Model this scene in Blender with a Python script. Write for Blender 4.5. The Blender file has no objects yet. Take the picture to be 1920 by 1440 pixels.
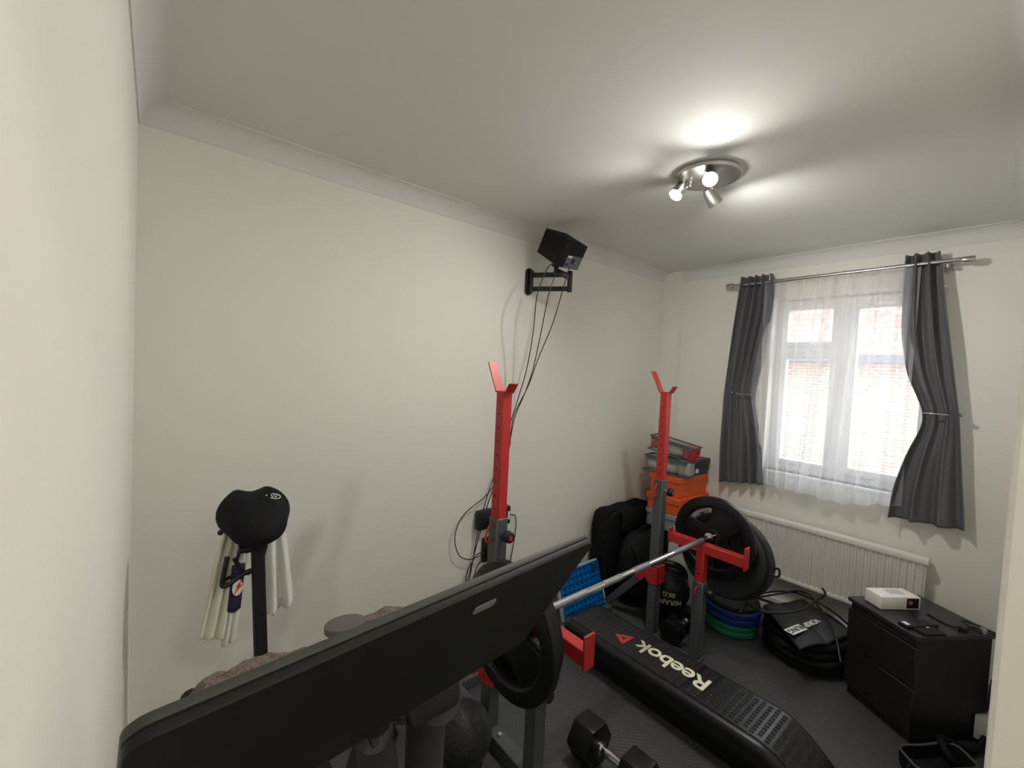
import bpy, bmesh, math, random
from mathutils import Vector, Matrix
random.seed(7)
S = bpy.context.scene
COL = S.collection
PI = math.pi
V = Vector

# ------------------------------------------------------------------ camera
L, W, H, CV = 3.419, 2.012, 2.472, 0.076        # room length (x), depth (-y), height, coving
yaw, pit, roll, fpx = .87762, -.03657, .04908, 804.0
cam_pos = V((.0609, -2.0176, 1.6112))
fw = V((math.cos(yaw)*math.cos(pit), math.sin(yaw)*math.cos(pit), math.sin(pit)))
r0 = V((math.sin(yaw), -math.cos(yaw), 0)); u0 = r0.cross(fw)
R = r0*math.cos(roll) + u0*math.sin(roll); U = u0*math.cos(roll) - r0*math.sin(roll)
cd = bpy.data.cameras.new('camera'); cam = bpy.data.objects.new('camera', cd); COL.objects.link(cam)
cam.matrix_world = Matrix(((R.x, U.x, -fw.x, cam_pos.x), (R.y, U.y, -fw.y, cam_pos.y), (R.z, U.z, -fw.z, cam_pos.z), (0, 0, 0, 1)))
cd.sensor_fit = 'HORIZONTAL'; cd.sensor_width = 36; cd.lens = fpx/1920*36; cd.clip_start = .005; cd.clip_end = 100
S.camera = cam

# ------------------------------------------------------------------ light, sky, exposure
S.view_settings.view_transform = 'Standard'; S.view_settings.look = 'None'
S.view_settings.gamma = 1; S.view_settings.use_curve_mapping = False
S.view_settings.exposure = 0.75
wd = bpy.data.worlds.new('world'); S.world = wd; wd.use_nodes = True
bg = wd.node_tree.nodes['Background']; bg.inputs[0].default_value = (.90, .95, 1, 1); bg.inputs[1].default_value = 4.6
S.cycles.use_denoising = True
S.cycles.max_bounces = 10; S.cycles.diffuse_bounces = 6; S.cycles.transparent_max_bounces = 24
S.cycles.sample_clamp_indirect = 6

def lamp(name, kind, loc, energy, color=(1, 1, 1), to=None, **kw):
    d = bpy.data.lights.new(name, kind); d.energy = energy; d.color = color
    for k, v in kw.items():
        if k == 'portal': d.cycles.is_portal = v
        else: setattr(d, k, v)
    o = bpy.data.objects.new(name, d); COL.objects.link(o); o.location = loc
    if to is not None: o.rotation_euler = (V(to)-V(loc)).to_track_quat('-Z', 'Y').to_euler()
    return o
# window portal (guides the sky light through the opening) and energies of the fitting's spots and two added fill lights
lamp('window_portal', 'AREA', (L+.30, -1.27, 1.6), 1, to=(0, -1.27, 1.6), shape='RECTANGLE', size=.95, size_y=1.25, portal=True)
HALL_FILL_E, SPOT_E, CEIL_FILL_E = 7.5, 20, .7

# ------------------------------------------------------------------ materials
def mat(name, col, rough=.6, metal=0, bump=None, spec=None, noise=None, emit=None, coat=None):
    m = bpy.data.materials.new(name); m.use_nodes = True
    nt = m.node_tree; b = nt.nodes['Principled BSDF']
    b.inputs['Base Color'].default_value = (*col, 1); b.inputs['Roughness'].default_value = rough
    b.inputs['Metallic'].default_value = metal
    if spec is not None: b.inputs['Specular IOR Level'].default_value = spec
    if coat: b.inputs['Coat Weight'].default_value = coat
    if emit: b.inputs['Emission Color'].default_value = (*emit[:3], 1); b.inputs['Emission Strength'].default_value = emit[3]
    tc = nt.nodes.new('ShaderNodeTexCoord')
    if noise:     # (scale, amount) gentle colour variation
        n = nt.nodes.new('ShaderNodeTexNoise'); n.inputs['Scale'].default_value = noise[0]; n.inputs['Detail'].default_value = 4
        nt.links.new(tc.outputs['Object'], n.inputs['Vector'])
        r = nt.nodes.new('ShaderNodeValToRGB'); a = noise[1]
        r.color_ramp.elements[0].position = .3; r.color_ramp.elements[1].position = .7
        r.color_ramp.elements[0].color = (*[c*(1-a) for c in col], 1); r.color_ramp.elements[1].color = (*[min(1, c*(1+a)) for c in col], 1)
        nt.links.new(n.outputs['Fac'], r.inputs['Fac']); nt.links.new(r.outputs['Color'], b.inputs['Base Color'])
    if bump:      # (kind, scale, strength, distance)
        kind, sc, st, di = bump
        if kind == 'noise': t = nt.nodes.new('ShaderNodeTexNoise'); t.inputs['Detail'].default_value = 3; out = t.outputs['Fac']
        elif kind == 'voronoi': t = nt.nodes.new('ShaderNodeTexVoronoi'); out = t.outputs['Distance']
        t.inputs['Scale'].default_value = sc
        nt.links.new(tc.outputs['Object'], t.inputs['Vector'])
        bp = nt.nodes.new('ShaderNodeBump'); bp.inputs['Strength'].default_value = st; bp.inputs['Distance'].default_value = di
        nt.links.new(out, bp.inputs['Height']); nt.links.new(bp.outputs['Normal'], b.inputs['Normal'])
    return m
M = {}
M['wall'] = mat('painted wall', (.80, .785, .725), .75, bump=('noise', 90, .25, .0015))
M['wallB'] = M['wall']
M['ceiling'] = mat('ceiling paint', (.70, .70, .68), .85, bump=('noise', 60, .2, .001))
M['gloss'] = mat('white gloss paint', (.82, .81, .77), .35)
M['upvc'] = mat('white window plastic', (.86, .87, .88), .3)
M['rad'] = mat('radiator enamel', (.75, .74, .69), .35)
M['black'] = mat('black plastic', (.008, .008, .009), .45)
M['blackmatt'] = mat('matt black', (.007, .0072, .007), .7, spec=.3)
M['screen'] = mat('screen shell', (.0055, .006, .0052), .6, spec=.25, bump=('noise', 400, .15, .0004))
M['screen_edge'] = mat('screen edge', (.030, .034, .028), .6, spec=.4)
M['rubber'] = mat('black rubber', (.006, .0063, .0065), .36, spec=.32, bump=('noise', 120, .2, .001))
M['rubber_grey'] = mat('charcoal rubber', (.026, .028, .028), .65, spec=.3, bump=('noise', 90, .2, .001))
M['rackgrey'] = mat('dark grey powder coat', (.075, .082, .088), .42)
M['red'] = mat('red powder coat', (.46, .022, .020), .45)
M['redplastic'] = mat('red plastic', (.6, .02, .03), .4)
M['chrome'] = mat('chrome', (.75, .75, .77), .18, 1)
M['steel'] = mat('brushed steel', (.50, .49, .47), .32, 1)
M['knurl'] = mat('knurled steel', (.36, .36, .38), .5, .9, bump=('noise', 900, .6, .0006))
M['curtain'] = mat('charcoal blackout fabric', (.125, .125, .135), .75, bump=('noise', 500, .3, .0006))
M['fabric'] = mat('black nylon fabric', (.0055, .0055, .0062), .75, spec=.25, bump=('noise', 260, .5, .002))
M['neoprene'] = mat('black gel cover', (.006, .0065, .0065), .8, spec=.2, bump=('noise', 30, .15, .003))
M['towel'] = mat('cream cotton towel', (.80, .78, .66), .95, bump=('noise', 350, .8, .003))
M['towelw'] = mat('white cotton towel', (.78, .77, .73), .95, bump=('noise', 350, .8, .003))
M['navy'] = mat('navy print', (.02, .015, .05), .8)
M['boltred'] = mat('orange red print', (.62, .07, .02), .7)
M['whiteprint'] = mat('white print', (.82, .82, .80), .6)
M['cream_print'] = mat('cream print', (.80, .80, .60), .6)
M['redprint'] = mat('red print', (.50, .045, .055), .6)
M['fleece'] = mat('brown grey fleece', (.21, .16, .135), 1, noise=(60, .35), bump=('noise', 170, 1, .02))
M['foam'] = mat('dark grey foam grip', (.024, .024, .023), .85, bump=('noise', 300, .3, .001))
M['deck'] = mat('deck moulding', (.009, .0095, .0105), .36, spec=.4)
M['decktop'] = mat('deck top mat', (.016, .0165, .018), .34)
M['orange'] = mat('orange cardboard', (.74, .11, .018), .6)
M['card_grey'] = mat('grey blue plastic', (.30, .33, .34), .45)
M['card_dark'] = mat('dark grey cardboard', (.055, .055, .06), .55)
M['offwhite'] = mat('off white plastic', (.55, .54, .50), .5)
M['blue'] = mat('blue plastic', (.0, .17, .50), .4)
M['plateblue'] = mat('blue rubber', (.006, .03, .20), .5)
M['plategreen'] = mat('green rubber', (.01, .20, .10), .5)
M['wood'] = mat('black brown wood veneer', (.0075, .007, .0068), .5, noise=(40, .3))
M['woodtop'] = mat('black brown worktop', (.022, .021, .021), .35, noise=(40, .2))
M['white'] = mat('white plastic', (.85, .84, .80), .4)
M['lens'] = mat('dark glass', (.02, .012, .015), .1)
M['glow'] = mat('lit lamp face', (1, 1, 1), .5, emit=(1, .96, .88, 60))
M['silvergrey'] = mat('silver vinyl', (.42, .42, .43), .3, .2)
M['redsatin'] = mat('red satin', (.42, .02, .03), .3)
M['bagwhite'] = mat('pale shoe cloth', (.50, .50, .45), .7)
M['baggrey'] = mat('grey bag trim', (.10, .105, .105), .6)
M['brick'] = None
M['yellow'] = mat('yellow label', (.75, .70, .02), .5)
M['label'] = mat('pale label', (.80, .80, .84), .5)
M['textgrey'] = mat('pale olive print', (.60, .60, .45), .6)
M['purple'] = mat('purple cable', (.05, .01, .10), .5)
M['tag_grey'] = mat('silver badge', (.20, .20, .19), .45, .3)

# rubber floor: raised lozenges + tile joints
def floor_mat():
    m = mat('black rubber gym tiles', (.056, .055, .053), .55)
    nt = m.node_tree; b = nt.nodes['Principled BSDF']; tc = nt.nodes['Texture Coordinate']
    mp = nt.nodes.new('ShaderNodeMapping'); mp.inputs['Rotation'].default_value = (0, 0, PI/4)
    nt.links.new(tc.outputs['Object'], mp.inputs['Vector'])
    ch = nt.nodes.new('ShaderNodeTexBrick'); ch.inputs['Scale'].default_value = 1
    for k, v in (('Brick Width', .034), ('Row Height', .017), ('Mortar Size', .0045), ('Mortar Smooth', .4), ('Bias', 0)): ch.inputs[k].default_value = v
    nt.links.new(mp.outputs[0], ch.inputs['Vector'])
    t2 = nt.nodes.new('ShaderNodeTexBrick'); t2.offset = 0; t2.inputs['Scale'].default_value = 1
    for k, v in (('Brick Width', .6), ('Row Height', .6), ('Mortar Size', .003), ('Mortar Smooth', .2), ('Bias', 0)): t2.inputs[k].default_value = v
    nt.links.new(tc.outputs['Object'], t2.inputs['Vector'])
    ad = nt.nodes.new('ShaderNodeMath'); ad.operation = 'ADD'
    nt.links.new(ch.outputs['Fac'], ad.inputs[0]); nt.links.new(t2.outputs['Fac'], ad.inputs[1])
    bp = nt.nodes.new('ShaderNodeBump'); bp.invert = True; bp.inputs['Strength'].default_value = .55; bp.inputs['Distance'].default_value = .002
    nt.links.new(ad.outputs[0], bp.inputs['Height']); nt.links.new(bp.outputs[0], b.inputs['Normal'])
    return m
M['floor'] = floor_mat()

def brick_mat():
    m = bpy.data.materials.new('pale brick'); m.use_nodes = True; nt = m.node_tree; b = nt.nodes['Principled BSDF']
    tc = nt.nodes.new('ShaderNodeTexCoord'); mp = nt.nodes.new('ShaderNodeMapping'); mp.inputs['Rotation'].default_value = (PI/2, 0, PI/2)
    br = nt.nodes.new('ShaderNodeTexBrick'); br.inputs['Scale'].default_value = 1
    br.inputs['Color1'].default_value = (.30, .19, .15, 1); br.inputs['Color2'].default_value = (.36, .25, .20, 1); br.inputs['Mortar'].default_value = (.42, .40, .37, 1)
    for k, v in (('Brick Width', .22), ('Row Height', .075), ('Mortar Size', .01)): br.inputs[k].default_value = v
    s = nt.nodes.new('ShaderNodeSeparateXYZ'); c = nt.nodes.new('ShaderNodeCombineXYZ')
    nt.links.new(tc.outputs['Object'], s.inputs[0]); nt.links.new(s.outputs['Y'], c.inputs['X']); nt.links.new(s.outputs['Z'], c.inputs['Y'])
    nt.links.new(c.outputs[0], br.inputs['Vector']); nt.links.new(br.outputs['Color'], b.inputs['Base Color']); b.inputs['Roughness'].default_value = .9
    return m
M['brick'] = brick_mat()
def tile_mat():
    m = M['brick'].copy(); m.name = 'pink roof tiles'
    for n in m.node_tree.nodes:
        if n.type == 'TEX_BRICK':
            n.inputs['Color1'].default_value = (.24, .15, .13, 1); n.inputs['Color2'].default_value = (.32, .21, .18, 1); n.inputs['Mortar'].default_value = (.16, .11, .10, 1)
            n.inputs['Brick Width'].default_value = .28; n.inputs['Row Height'].default_value = .16; n.inputs['Mortar Size'].default_value = .012
    return m
M['tiles'] = tile_mat()
M['tarmac'] = mat('pale paving', (.36, .35, .31), .9, noise=(2, .2))
M['dkframe'] = mat('dark guttering', (.08, .085, .10), .6)  # plain dark blue-grey gutter colour
M['green'] = mat('green leaves', (.10, .30, .10), .8, noise=(20, .4))

def sheer_mat():
    m = bpy.data.materials.new('white voile'); m.use_nodes = True; nt = m.node_tree
    for n in list(nt.nodes): nt.nodes.remove(n)
    o = nt.nodes.new('ShaderNodeOutputMaterial'); mx = nt.nodes.new('ShaderNodeMixShader'); tr = nt.nodes.new('ShaderNodeBsdfTransparent')
    m2 = nt.nodes.new('ShaderNodeMixShader'); tl = nt.nodes.new('ShaderNodeBsdfTranslucent'); df = nt.nodes.new('ShaderNodeBsdfDiffuse')
    tl.inputs[0].default_value = (.93, .93, .96, 1); df.inputs[0].default_value = (.90, .90, .92, 1); m2.inputs[0].default_value = .45
    nt.links.new(tl.outputs[0], m2.inputs[1]); nt.links.new(df.outputs[0], m2.inputs[2])
    # gauze: more opaque when seen edge-on
    lw = nt.nodes.new('ShaderNodeLayerWeight'); lw.inputs[0].default_value = .35
    mr = nt.nodes.new('ShaderNodeMapRange'); mr.inputs[3].default_value = .40; mr.inputs[4].default_value = .85
    nt.links.new(lw.outputs['Facing'], mr.inputs[0]); nt.links.new(mr.outputs[0], mx.inputs[0])
    nt.links.new(tr.outputs[0], mx.inputs[1]); nt.links.new(m2.outputs[0], mx.inputs[2]); nt.links.new(mx.outputs[0], o.inputs[0])
    return m
M['sheer'] = sheer_mat()
def clear_mat(name, tint, fac, rough=.15):
    m = bpy.data.materials.new(name); m.use_nodes = True; nt = m.node_tree
    for n in list(nt.nodes): nt.nodes.remove(n)
    o = nt.nodes.new('ShaderNodeOutputMaterial'); mx = nt.nodes.new('ShaderNodeMixShader'); tr = nt.nodes.new('ShaderNodeBsdfTransparent'); gl = nt.nodes.new('ShaderNodeBsdfGlossy')
    tr.inputs[0].default_value = (*tint, 1); gl.inputs['Roughness'].default_value = rough; mx.inputs[0].default_value = fac
    nt.links.new(tr.outputs[0], mx.inputs[1]); nt.links.new(gl.outputs[0], mx.inputs[2]); nt.links.new(mx.outputs[0], o.inputs[0])
    return m
M['glass'] = clear_mat('window glass', (.97, .98, .98), .06, .02)
M['vinyl'] = clear_mat('clear vinyl', (.85, .85, .84), .14, .2)

# ------------------------------------------------------------------ mesh helpers
class B:
    """collects shapes into one mesh"""
    def __init__(s): s.bm = bmesh.new()
    def box(s, lo, hi, bev=0, seg=2, mtx=None):
        lo, hi = V(lo), V(hi); c = (lo+hi)/2; d = hi-lo
        t = bmesh.new(); bmesh.ops.create_cube(t, size=1)
        bmesh.ops.scale(t, vec=d, verts=t.verts); bmesh.ops.translate(t, vec=c, verts=t.verts)
        if bev: bmesh.ops.bevel(t, geom=list(t.edges), offset=bev, segments=seg, profile=.5, affect='EDGES')
        if mtx is not None: bmesh.ops.transform(t, matrix=mtx, verts=t.verts)
        return s.merge(t)
    def merge(s, t):
        me = bpy.data.meshes.new('t'); t.to_mesh(me); t.free(); s.bm.from_mesh(me); bpy.data.meshes.remove(me); return s
    def cyl(s, a, b, r, r2=None, n=24, bev=0):
        a, b = V(a), V(b); r2 = r if r2 is None else r2; d = b-a
        t = bmesh.new(); bmesh.ops.create_cone(t, cap_ends=True, segments=n, radius1=r, radius2=r2, depth=d.length)
        if bev:
            e = [e for e in t.edges if len(e.link_faces) == 2 and any(len(f.verts) > 4 for f in e.link_faces)]
            bmesh.ops.bevel(t, geom=e, offset=bev, segments=2, profile=.5, affect='EDGES')
        m = Matrix.Translation((a+b)/2) @ d.to_track_quat('Z', 'Y').to_matrix().to_4x4()
        bmesh.ops.transform(t, matrix=m, verts=t.verts); return s.merge(t)
    def tube(s, pts, r, n=10, closed=False, smooth=True):
        pts = [V(p) for p in pts]
        if smooth and len(pts) > 2: pts = spline(pts, closed)
        rings = []; N = len(pts); prev = None
        for i, p in enumerate(pts):
            a = pts[(i-1) % N] if (i > 0 or closed) else p; b = pts[(i+1) % N] if (i < N-1 or closed) else p
            t = (b-a).normalized()
            if prev is None: x = t.orthogonal().normalized()
            else: x = (prev - t*prev.dot(t)); x = x.normalized() if x.length > 1e-6 else t.orthogonal().normalized()
            prev = x; y = t.cross(x); rr = r(i/(N-1)) if callable(r) else r
            rings.append([s.bm.verts.new(p + (x*math.cos(2*PI*k/n) + y*math.sin(2*PI*k/n))*rr) for k in range(n)])
        for i in range(N if closed else N-1):
            A, Bb = rings[i], rings[(i+1) % N]
            for k in range(n): s.bm.faces.new((A[k], A[(k+1) % n], Bb[(k+1) % n], Bb[k]))
        if not closed:
            s.bm.faces.new(rings[0][::-1]); s.bm.faces.new(rings[-1])
        return s
    def bar(s, a, b, w, h, up=(0, 0, 1), bev=.003):      # rectangular tube from a to b
        a, b = V(a), V(b); d = (b-a); z = d.normalized(); x = V(up).cross(z)
        if x.length < 1e-4: x = V((1, 0, 0))
        x.normalize(); y = z.cross(x)
        m = Matrix((( x.x, y.x, z.x, a.x), (x.y, y.y, z.y, a.y), (x.z, y.z, z.z, a.z), (0, 0, 0, 1)))
        return s.box((-w/2, -h/2, 0), (w/2, h/2, d.length), bev, 1, m)
    def sph(s, c, r, sc=(1, 1, 1), n=24, mtx=None):
        t = bmesh.new(); bmesh.ops.create_uvsphere(t, u_segments=n, v_segments=n//2, radius=r)
        bmesh.ops.scale(t, vec=sc, verts=t.verts)
        if mtx is not None: bmesh.ops.transform(t, matrix=mtx, verts=t.verts)
        bmesh.ops.translate(t, vec=V(c), verts=t.verts); return s.merge(t)
    def lathe(s, prof, c=(0, 0, 0), axis='Z', n=40, closed=True):   # prof: [(r, z)], closed profile ring
        rings = []
        for k in range(n):
            a = 2*PI*k/n; ring = []
            for r, z in prof:
                p = V((r*math.cos(a), r*math.sin(a), z))
                if axis == 'X': p = V((p.z, p.x, p.y))
                ring.append(s.bm.verts.new(p+V(c)))
            rings.append(ring)
        P = len(prof)
        for k in range(n):
            A, Bb = rings[k], rings[(k+1) % n]
            for i in range(P if closed else P-1):
                j = (i+1) % P; s.bm.faces.new((A[i], Bb[i], Bb[j], A[j]))
        return s
    def prism(s, poly, z0, z1, mtx=None, bev=0):      # 2D polygon extruded
        t = bmesh.new(); b0 = [t.verts.new((x, y, z0)) for x, y in poly]
        f = t.faces.new(b0); r = bmesh.ops.extrude_face_region(t, geom=[f])
        bmesh.ops.translate(t, vec=(0, 0, z1-z0), verts=[v for v in r['geom'] if isinstance(v, bmesh.types.BMVert)])
        bmesh.ops.recalc_face_normals(t, faces=t.faces)
        if bev: bmesh.ops.bevel(t, geom=list(t.edges), offset=bev, segments=2, profile=.5, affect='EDGES')
        if mtx is not None: bmesh.ops.transform(t, matrix=mtx, verts=t.verts)
        return s.merge(t)
    def holed(s, outer, holes, z0, z1, mtx=None, bev=0):     # plate with holes
        t = bmesh.new()
        for lp in [outer]+holes:
            vs = [t.verts.new((x, y, z0)) for x, y in lp]
            for i in range(len(vs)): t.edges.new((vs[i], vs[(i+1) % len(vs)]))
        bmesh.ops.triangle_fill(t, use_beauty=True, use_dissolve=False, edges=list(t.edges), normal=(0, 0, 1))
        r = bmesh.ops.extrude_face_region(t, geom=list(t.faces))
        bmesh.ops.translate(t, vec=(0, 0, z1-z0), verts=[v for v in r['geom'] if isinstance(v, bmesh.types.BMVert)])
        bmesh.ops.recalc_face_normals(t, faces=t.faces)
        if bev:
            e = [e for e in t.edges if len(e.link_faces) == 2 and e.calc_face_angle(0) > .8]
            bmesh.ops.bevel(t, geom=e, offset=bev, segments=2, profile=.5, affect='EDGES')
        if mtx is not None: bmesh.ops.transform(t, matrix=mtx, verts=t.verts)
        return s.merge(t)
    def grid(s, fn, nu, nv, thick=0):      # surface fn(u, v) -> point
        g = [[s.bm.verts.new(fn(i/nu, j/nv)) for j in range(nv+1)] for i in range(nu+1)]
        for i in range(nu):
            for j in range(nv): s.bm.faces.new((g[i][j], g[i+1][j], g[i+1][j+1], g[i][j+1]))
        return s
    def done(s, name, m, parent=None, loc=None, rot=None, smooth=True, world=True, solid=0, sub=0, angle=40):
        """link as one object. world: coordinates are world ones and the origin goes to loc (or the parent's origin)"""
        bm = s.bm
        if world:
            root = parent
            off = None
            if root is not None:
                mt = Matrix.Identity(4)
                chain = []
                q = root
                while q is not None: chain.append(q); q = q.parent
                for q in reversed(chain): mt = mt @ q.matrix_basis
                bmesh.ops.transform(bm, matrix=mt.inverted(), verts=bm.verts)
            elif loc is not None:
                bmesh.ops.translate(bm, vec=-V(loc), verts=bm.verts)
        if not solid: bmesh.ops.recalc_face_normals(bm, faces=bm.faces)
        me = bpy.data.meshes.new(name); bm.to_mesh(me); bm.free()
        o = bpy.data.objects.new(name, me); COL.objects.link(o)
        me.materials.append(M[m] if isinstance(m, str) else m)
        if parent is not None: o.parent = parent
        if loc is not None: o.location = loc
        if rot is not None: o.rotation_euler = rot
        if smooth:
            for p in me.polygons: p.use_smooth = True
            md = o.modifiers.new('e', 'EDGE_SPLIT'); md.split_angle = math.radians(angle)
        if solid: md = o.modifiers.new('s', 'SOLIDIFY'); md.thickness = solid; md.offset = 0
        if sub: md = o.modifiers.new('d', 'SUBSURF'); md.levels = sub; md.render_levels = sub
        return o
def spline(pts, closed=False, k=6):
    out = []; N = len(pts)
    for i in range(N if closed else N-1):
        g = lambda j: pts[j % N] if closed else pts[max(0, min(N-1, j))]
        p0, p1, p2, p3 = g(i-1), g(i), g(i+1), g(i+2)
        for q in range(k):
            t = q/k
            out.append(.5*((2*p1)+(p2-p0)*t+(2*p0-5*p1+4*p2-p3)*t*t+(3*p1-p0-3*p2+p3)*t**3))
    if not closed: out.append(pts[-1])
    return out
def text_mesh(txt, size, m, parent, mtx, name='lettering', bold=0, extrude=.0006, warp=None, space=1.0, align='CENTER'):
    c = bpy.data.curves.new('t', 'FONT'); c.body = txt; c.size = size; c.offset = bold; c.extrude = extrude
    c.align_x = align; c.align_y = 'CENTER'; c.space_character = space; c.resolution_u = 4
    o = bpy.data.objects.new('t', c); COL.objects.link(o)
    dg = bpy.context.evaluated_depsgraph_get(); me = bpy.data.meshes.new_from_object(o.evaluated_get(dg))
    bpy.data.objects.remove(o); bpy.data.curves.remove(c)
    b = B(); b.bm.from_mesh(me); bpy.data.meshes.remove(me)
    if warp:
        bmesh.ops.triangulate(b.bm, faces=list(b.bm.faces))
        for v in b.bm.verts: v.co = warp(v.co)
    else: bmesh.ops.transform(b.bm, matrix=mtx, verts=b.bm.verts)
    return b.done(name, m, parent, smooth=False)
def axes(o, x, y, z):
    x, y, z = V(x).normalized(), V(y).normalized(), V(z).normalized()
    return Matrix(((x.x, y.x, z.x, o[0]), (x.y, y.y, z.y, o[1]), (x.z, y.z, z.z, o[2]), (0, 0, 0, 1)))
def circ(r, n=32, c=(0, 0), ry=None): return [(c[0]+r*math.cos(2*PI*k/n), c[1]+(ry or r)*math.sin(2*PI*k/n)) for k in range(n)]

def thing(name, label, cat, loc=(0, 0, 0), rotz=0, group=None):
    o = bpy.data.objects.new(name, None); COL.objects.link(o); o.location = loc; o.rotation_euler = (0, 0, rotz)
    o.empty_display_size = .05
    return tag(o, label, cat, group)
def tag(o, label=None, cat=None, group=None, kind=None):
    if label: o['label'] = label
    if cat: o['category'] = cat
    if group: o['group'] = group
    if kind: o['kind'] = kind
    return o
def struct(o, label=None): o['kind'] = 'structure'; return tag(o, label)

# ------------------------------------------------------------------ room shell
T = .15
struct(B().box((-.6, -3.4, -.1), (L+.3, T, 0)).done('floor', 'floor', smooth=False), 'black rubber gym tile floor with raised pattern')
struct(B().box((-.6, -3.4, H), (L+.3, T, H+.1)).done('ceiling', 'ceiling', smooth=False), 'plain off-white painted ceiling')
struct(B().box((0, 0, 0), (L, T, H)).done('wall_back', 'wall', smooth=False), 'long plain cream wall behind the rack')
struct(B().box((-.12, -3.4, 0), (0, T, H)).done('wall_left', 'wall', smooth=False), 'bright cream wall filling the left edge of the photo')
WY0, WY1, WZ0, WZ1 = -1.70, -.83, .985, 2.19        # window opening
b = B(); X0, X1 = L, L+.28
b.box((X0, -W-.12, 0), (X1, T, WZ0)).box((X0, -W-.12, WZ1), (X1, T, H)).box((X0, WY1, WZ0), (X1, T, WZ1)).box((X0, -W-.12, WZ0), (X1, WY0, WZ1))
struct(b.done('wall_window', 'wallB', smooth=False), 'cream wall around the curtained window')
struct(B().box((.74, -W-.10, 0), (L, -W, H)).box((-.6, -W-.10, 2.06), (.74, -W, H)).done('wall_right', 'wall', smooth=False), 'cream wall behind the chest of drawers')
b = B(); b.box((.62, -W-.115, 0), (.735, -W+.0, 2.05), .004)
struct(b.done('door_1', 'gloss', smooth=False), 'white gloss door frame at the right edge of the photo')
# hall outside the doorway
b = B(); b.box((-.6, -3.5, 0), (1.9, -3.4, H)).box((1.8, -3.4, 0), (1.9, -W-.10, H)).box((-.7, -3.4, 0), (-.6, -W, H))
struct(b.done('wall_hall', 'wall', smooth=False))
# boxed-in pipe in the corner
struct(B().box((3.345, -.15, 0), (L, 0, H), .003).done('trim_1', 'wall', smooth=False), 'narrow boxed-in pipe in the far corner')
# coving
def coving(name, p0, p1, n, cz=CV, cw=CV, lab=None):
    b = B(); p0, p1, n = V(p0), V(p1), V(n); prof = [(0, -cz), (.004, -cz)]
    K = 10
    for k in range(K+1):
        a = PI/2*k/K; prof.append((cw-(cw-.008)*math.cos(a), -cz+.006+(cz-.010)*math.sin(a)) if False else (.006+(cw-.010)*(1-math.cos(a)), -cz+.006+(cz-.010)*math.sin(a)))
    prof += [(cw, -.004), (cw, 0), (0, 0)]
    A = [[b.bm.verts.new(q+n*x+V((0, 0, H+z))) for x, z in prof] for q in (p0, p1)]
    N = len(prof)
    for i in range(N): j = (i+1) % N; b.bm.faces.new((A[0][i], A[0][j], A[1][j], A[1][i]))
    b.bm.faces.new(A[0]); b.bm.faces.new(A[1][::-1])
    struct(b.done(name, 'ceiling', angle=25), lab)
coving('trim_2', (0, 0, 0), (3.345, 0, 0), (0, -1, 0), lab='plaster coving along the long wall')
coving('trim_3', (0, 0, 0), (0, -W, 0), (1, 0, 0), lab='plaster coving along the left wall')
coving('trim_4', (L, -.15, 0), (L, -W, 0), (-1, 0, 0), lab='plaster coving above the window')
coving('trim_5', (0, -W, 0), (L, -W, 0), (0, 1, 0), lab='plaster coving along the right wall')
# skirting
def skirt(name, lo, hi): struct(B().box(lo, hi, .004).done(name, 'gloss', smooth=False))
skirt('baseboard_back', (0, -.016, 0), (L, 0, .10)); skirt('baseboard_left', (0, -W, 0), (.016, -.016, .10))
skirt('baseboard_window', (L-.016, -W, 0), (L, -.15, .10)); skirt('baseboard_right', (.74, -W, 0), (L-.016, -W+.016, .10))

# ------------------------------------------------------------------ window
XF = L+.10
win = thing('window_1', 'white plastic framed double window behind the voile curtains', 'window', (XF, (WY0+WY1)/2, WZ0)); win['kind'] = 'structure'; del win['category']
def frame(b, y0, y1, z0, z1, w, x0, x1):
    b.box((x0, y0, z0), (x1, y1, z0+w), .006).box((x0, y0, z1-w), (x1, y1, z1), .006).box((x0, y0, z0+w), (x1, y0+w, z1-w), .006).box((x0, y1-w, z0+w), (x1, y1, z1-w), .006); return b
b = B(); frame(b, WY0, WY1, WZ0, WZ1, .045, XF, XF+.06); b.box((XF, -1.265, WZ0+.04), (XF+.06, -1.195, WZ1-.04), .006); b.box((XF, -1.195, 1.80), (XF+.06, WY1-.04, 1.865), .006)
b.done('window_frame', 'upvc', win)
c1 = frame(B(), WY0+.04, -1.25, WZ0+.04, WZ1-.04, .05, XF-.015, XF+.05).done('casement', 'upvc', win)
B().box((XF+.01, WY0+.085, WZ0+.085), (XF+.02, -1.295, WZ1-.085)).done('glass_pane', 'glass', c1, smooth=False)
c2 = frame(B(), -1.20, WY1-.035, 1.855, WZ1-.04, .038, XF-.015, XF+.05).done('top_light', 'upvc', win)
B().box((XF+.01, -1.165, 1.89), (XF+.02, WY1-.07, WZ1-.075)).done('glass_pane', 'glass', c2, smooth=False)
c3 = frame(B(), -1.20, WY1-.035, WZ0+.04, 1.81, .038, XF-.005, XF+.05).done('fixed_light', 'upvc', win)
B().box((XF+.01, -1.165, WZ0+.075), (XF+.02, WY1-.07, 1.775)).done('glass_pane', 'glass', c3, smooth=False)
b = B(); b.box((XF-.03, -1.285, 1.50), (XF-.015, -1.262, 1.56), .003).box((XF-.045, -1.281, 1.50), (XF-.03, -1.268, 1.62), .004); b.done('window_handle', 'white', c1)
struct(B().box((L-.012, WY0-.02, WZ0-.022), (XF, WY1+.02, WZ0), .005).done('trim_6', 'gloss'), 'white window sill under the voile curtains')

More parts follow.
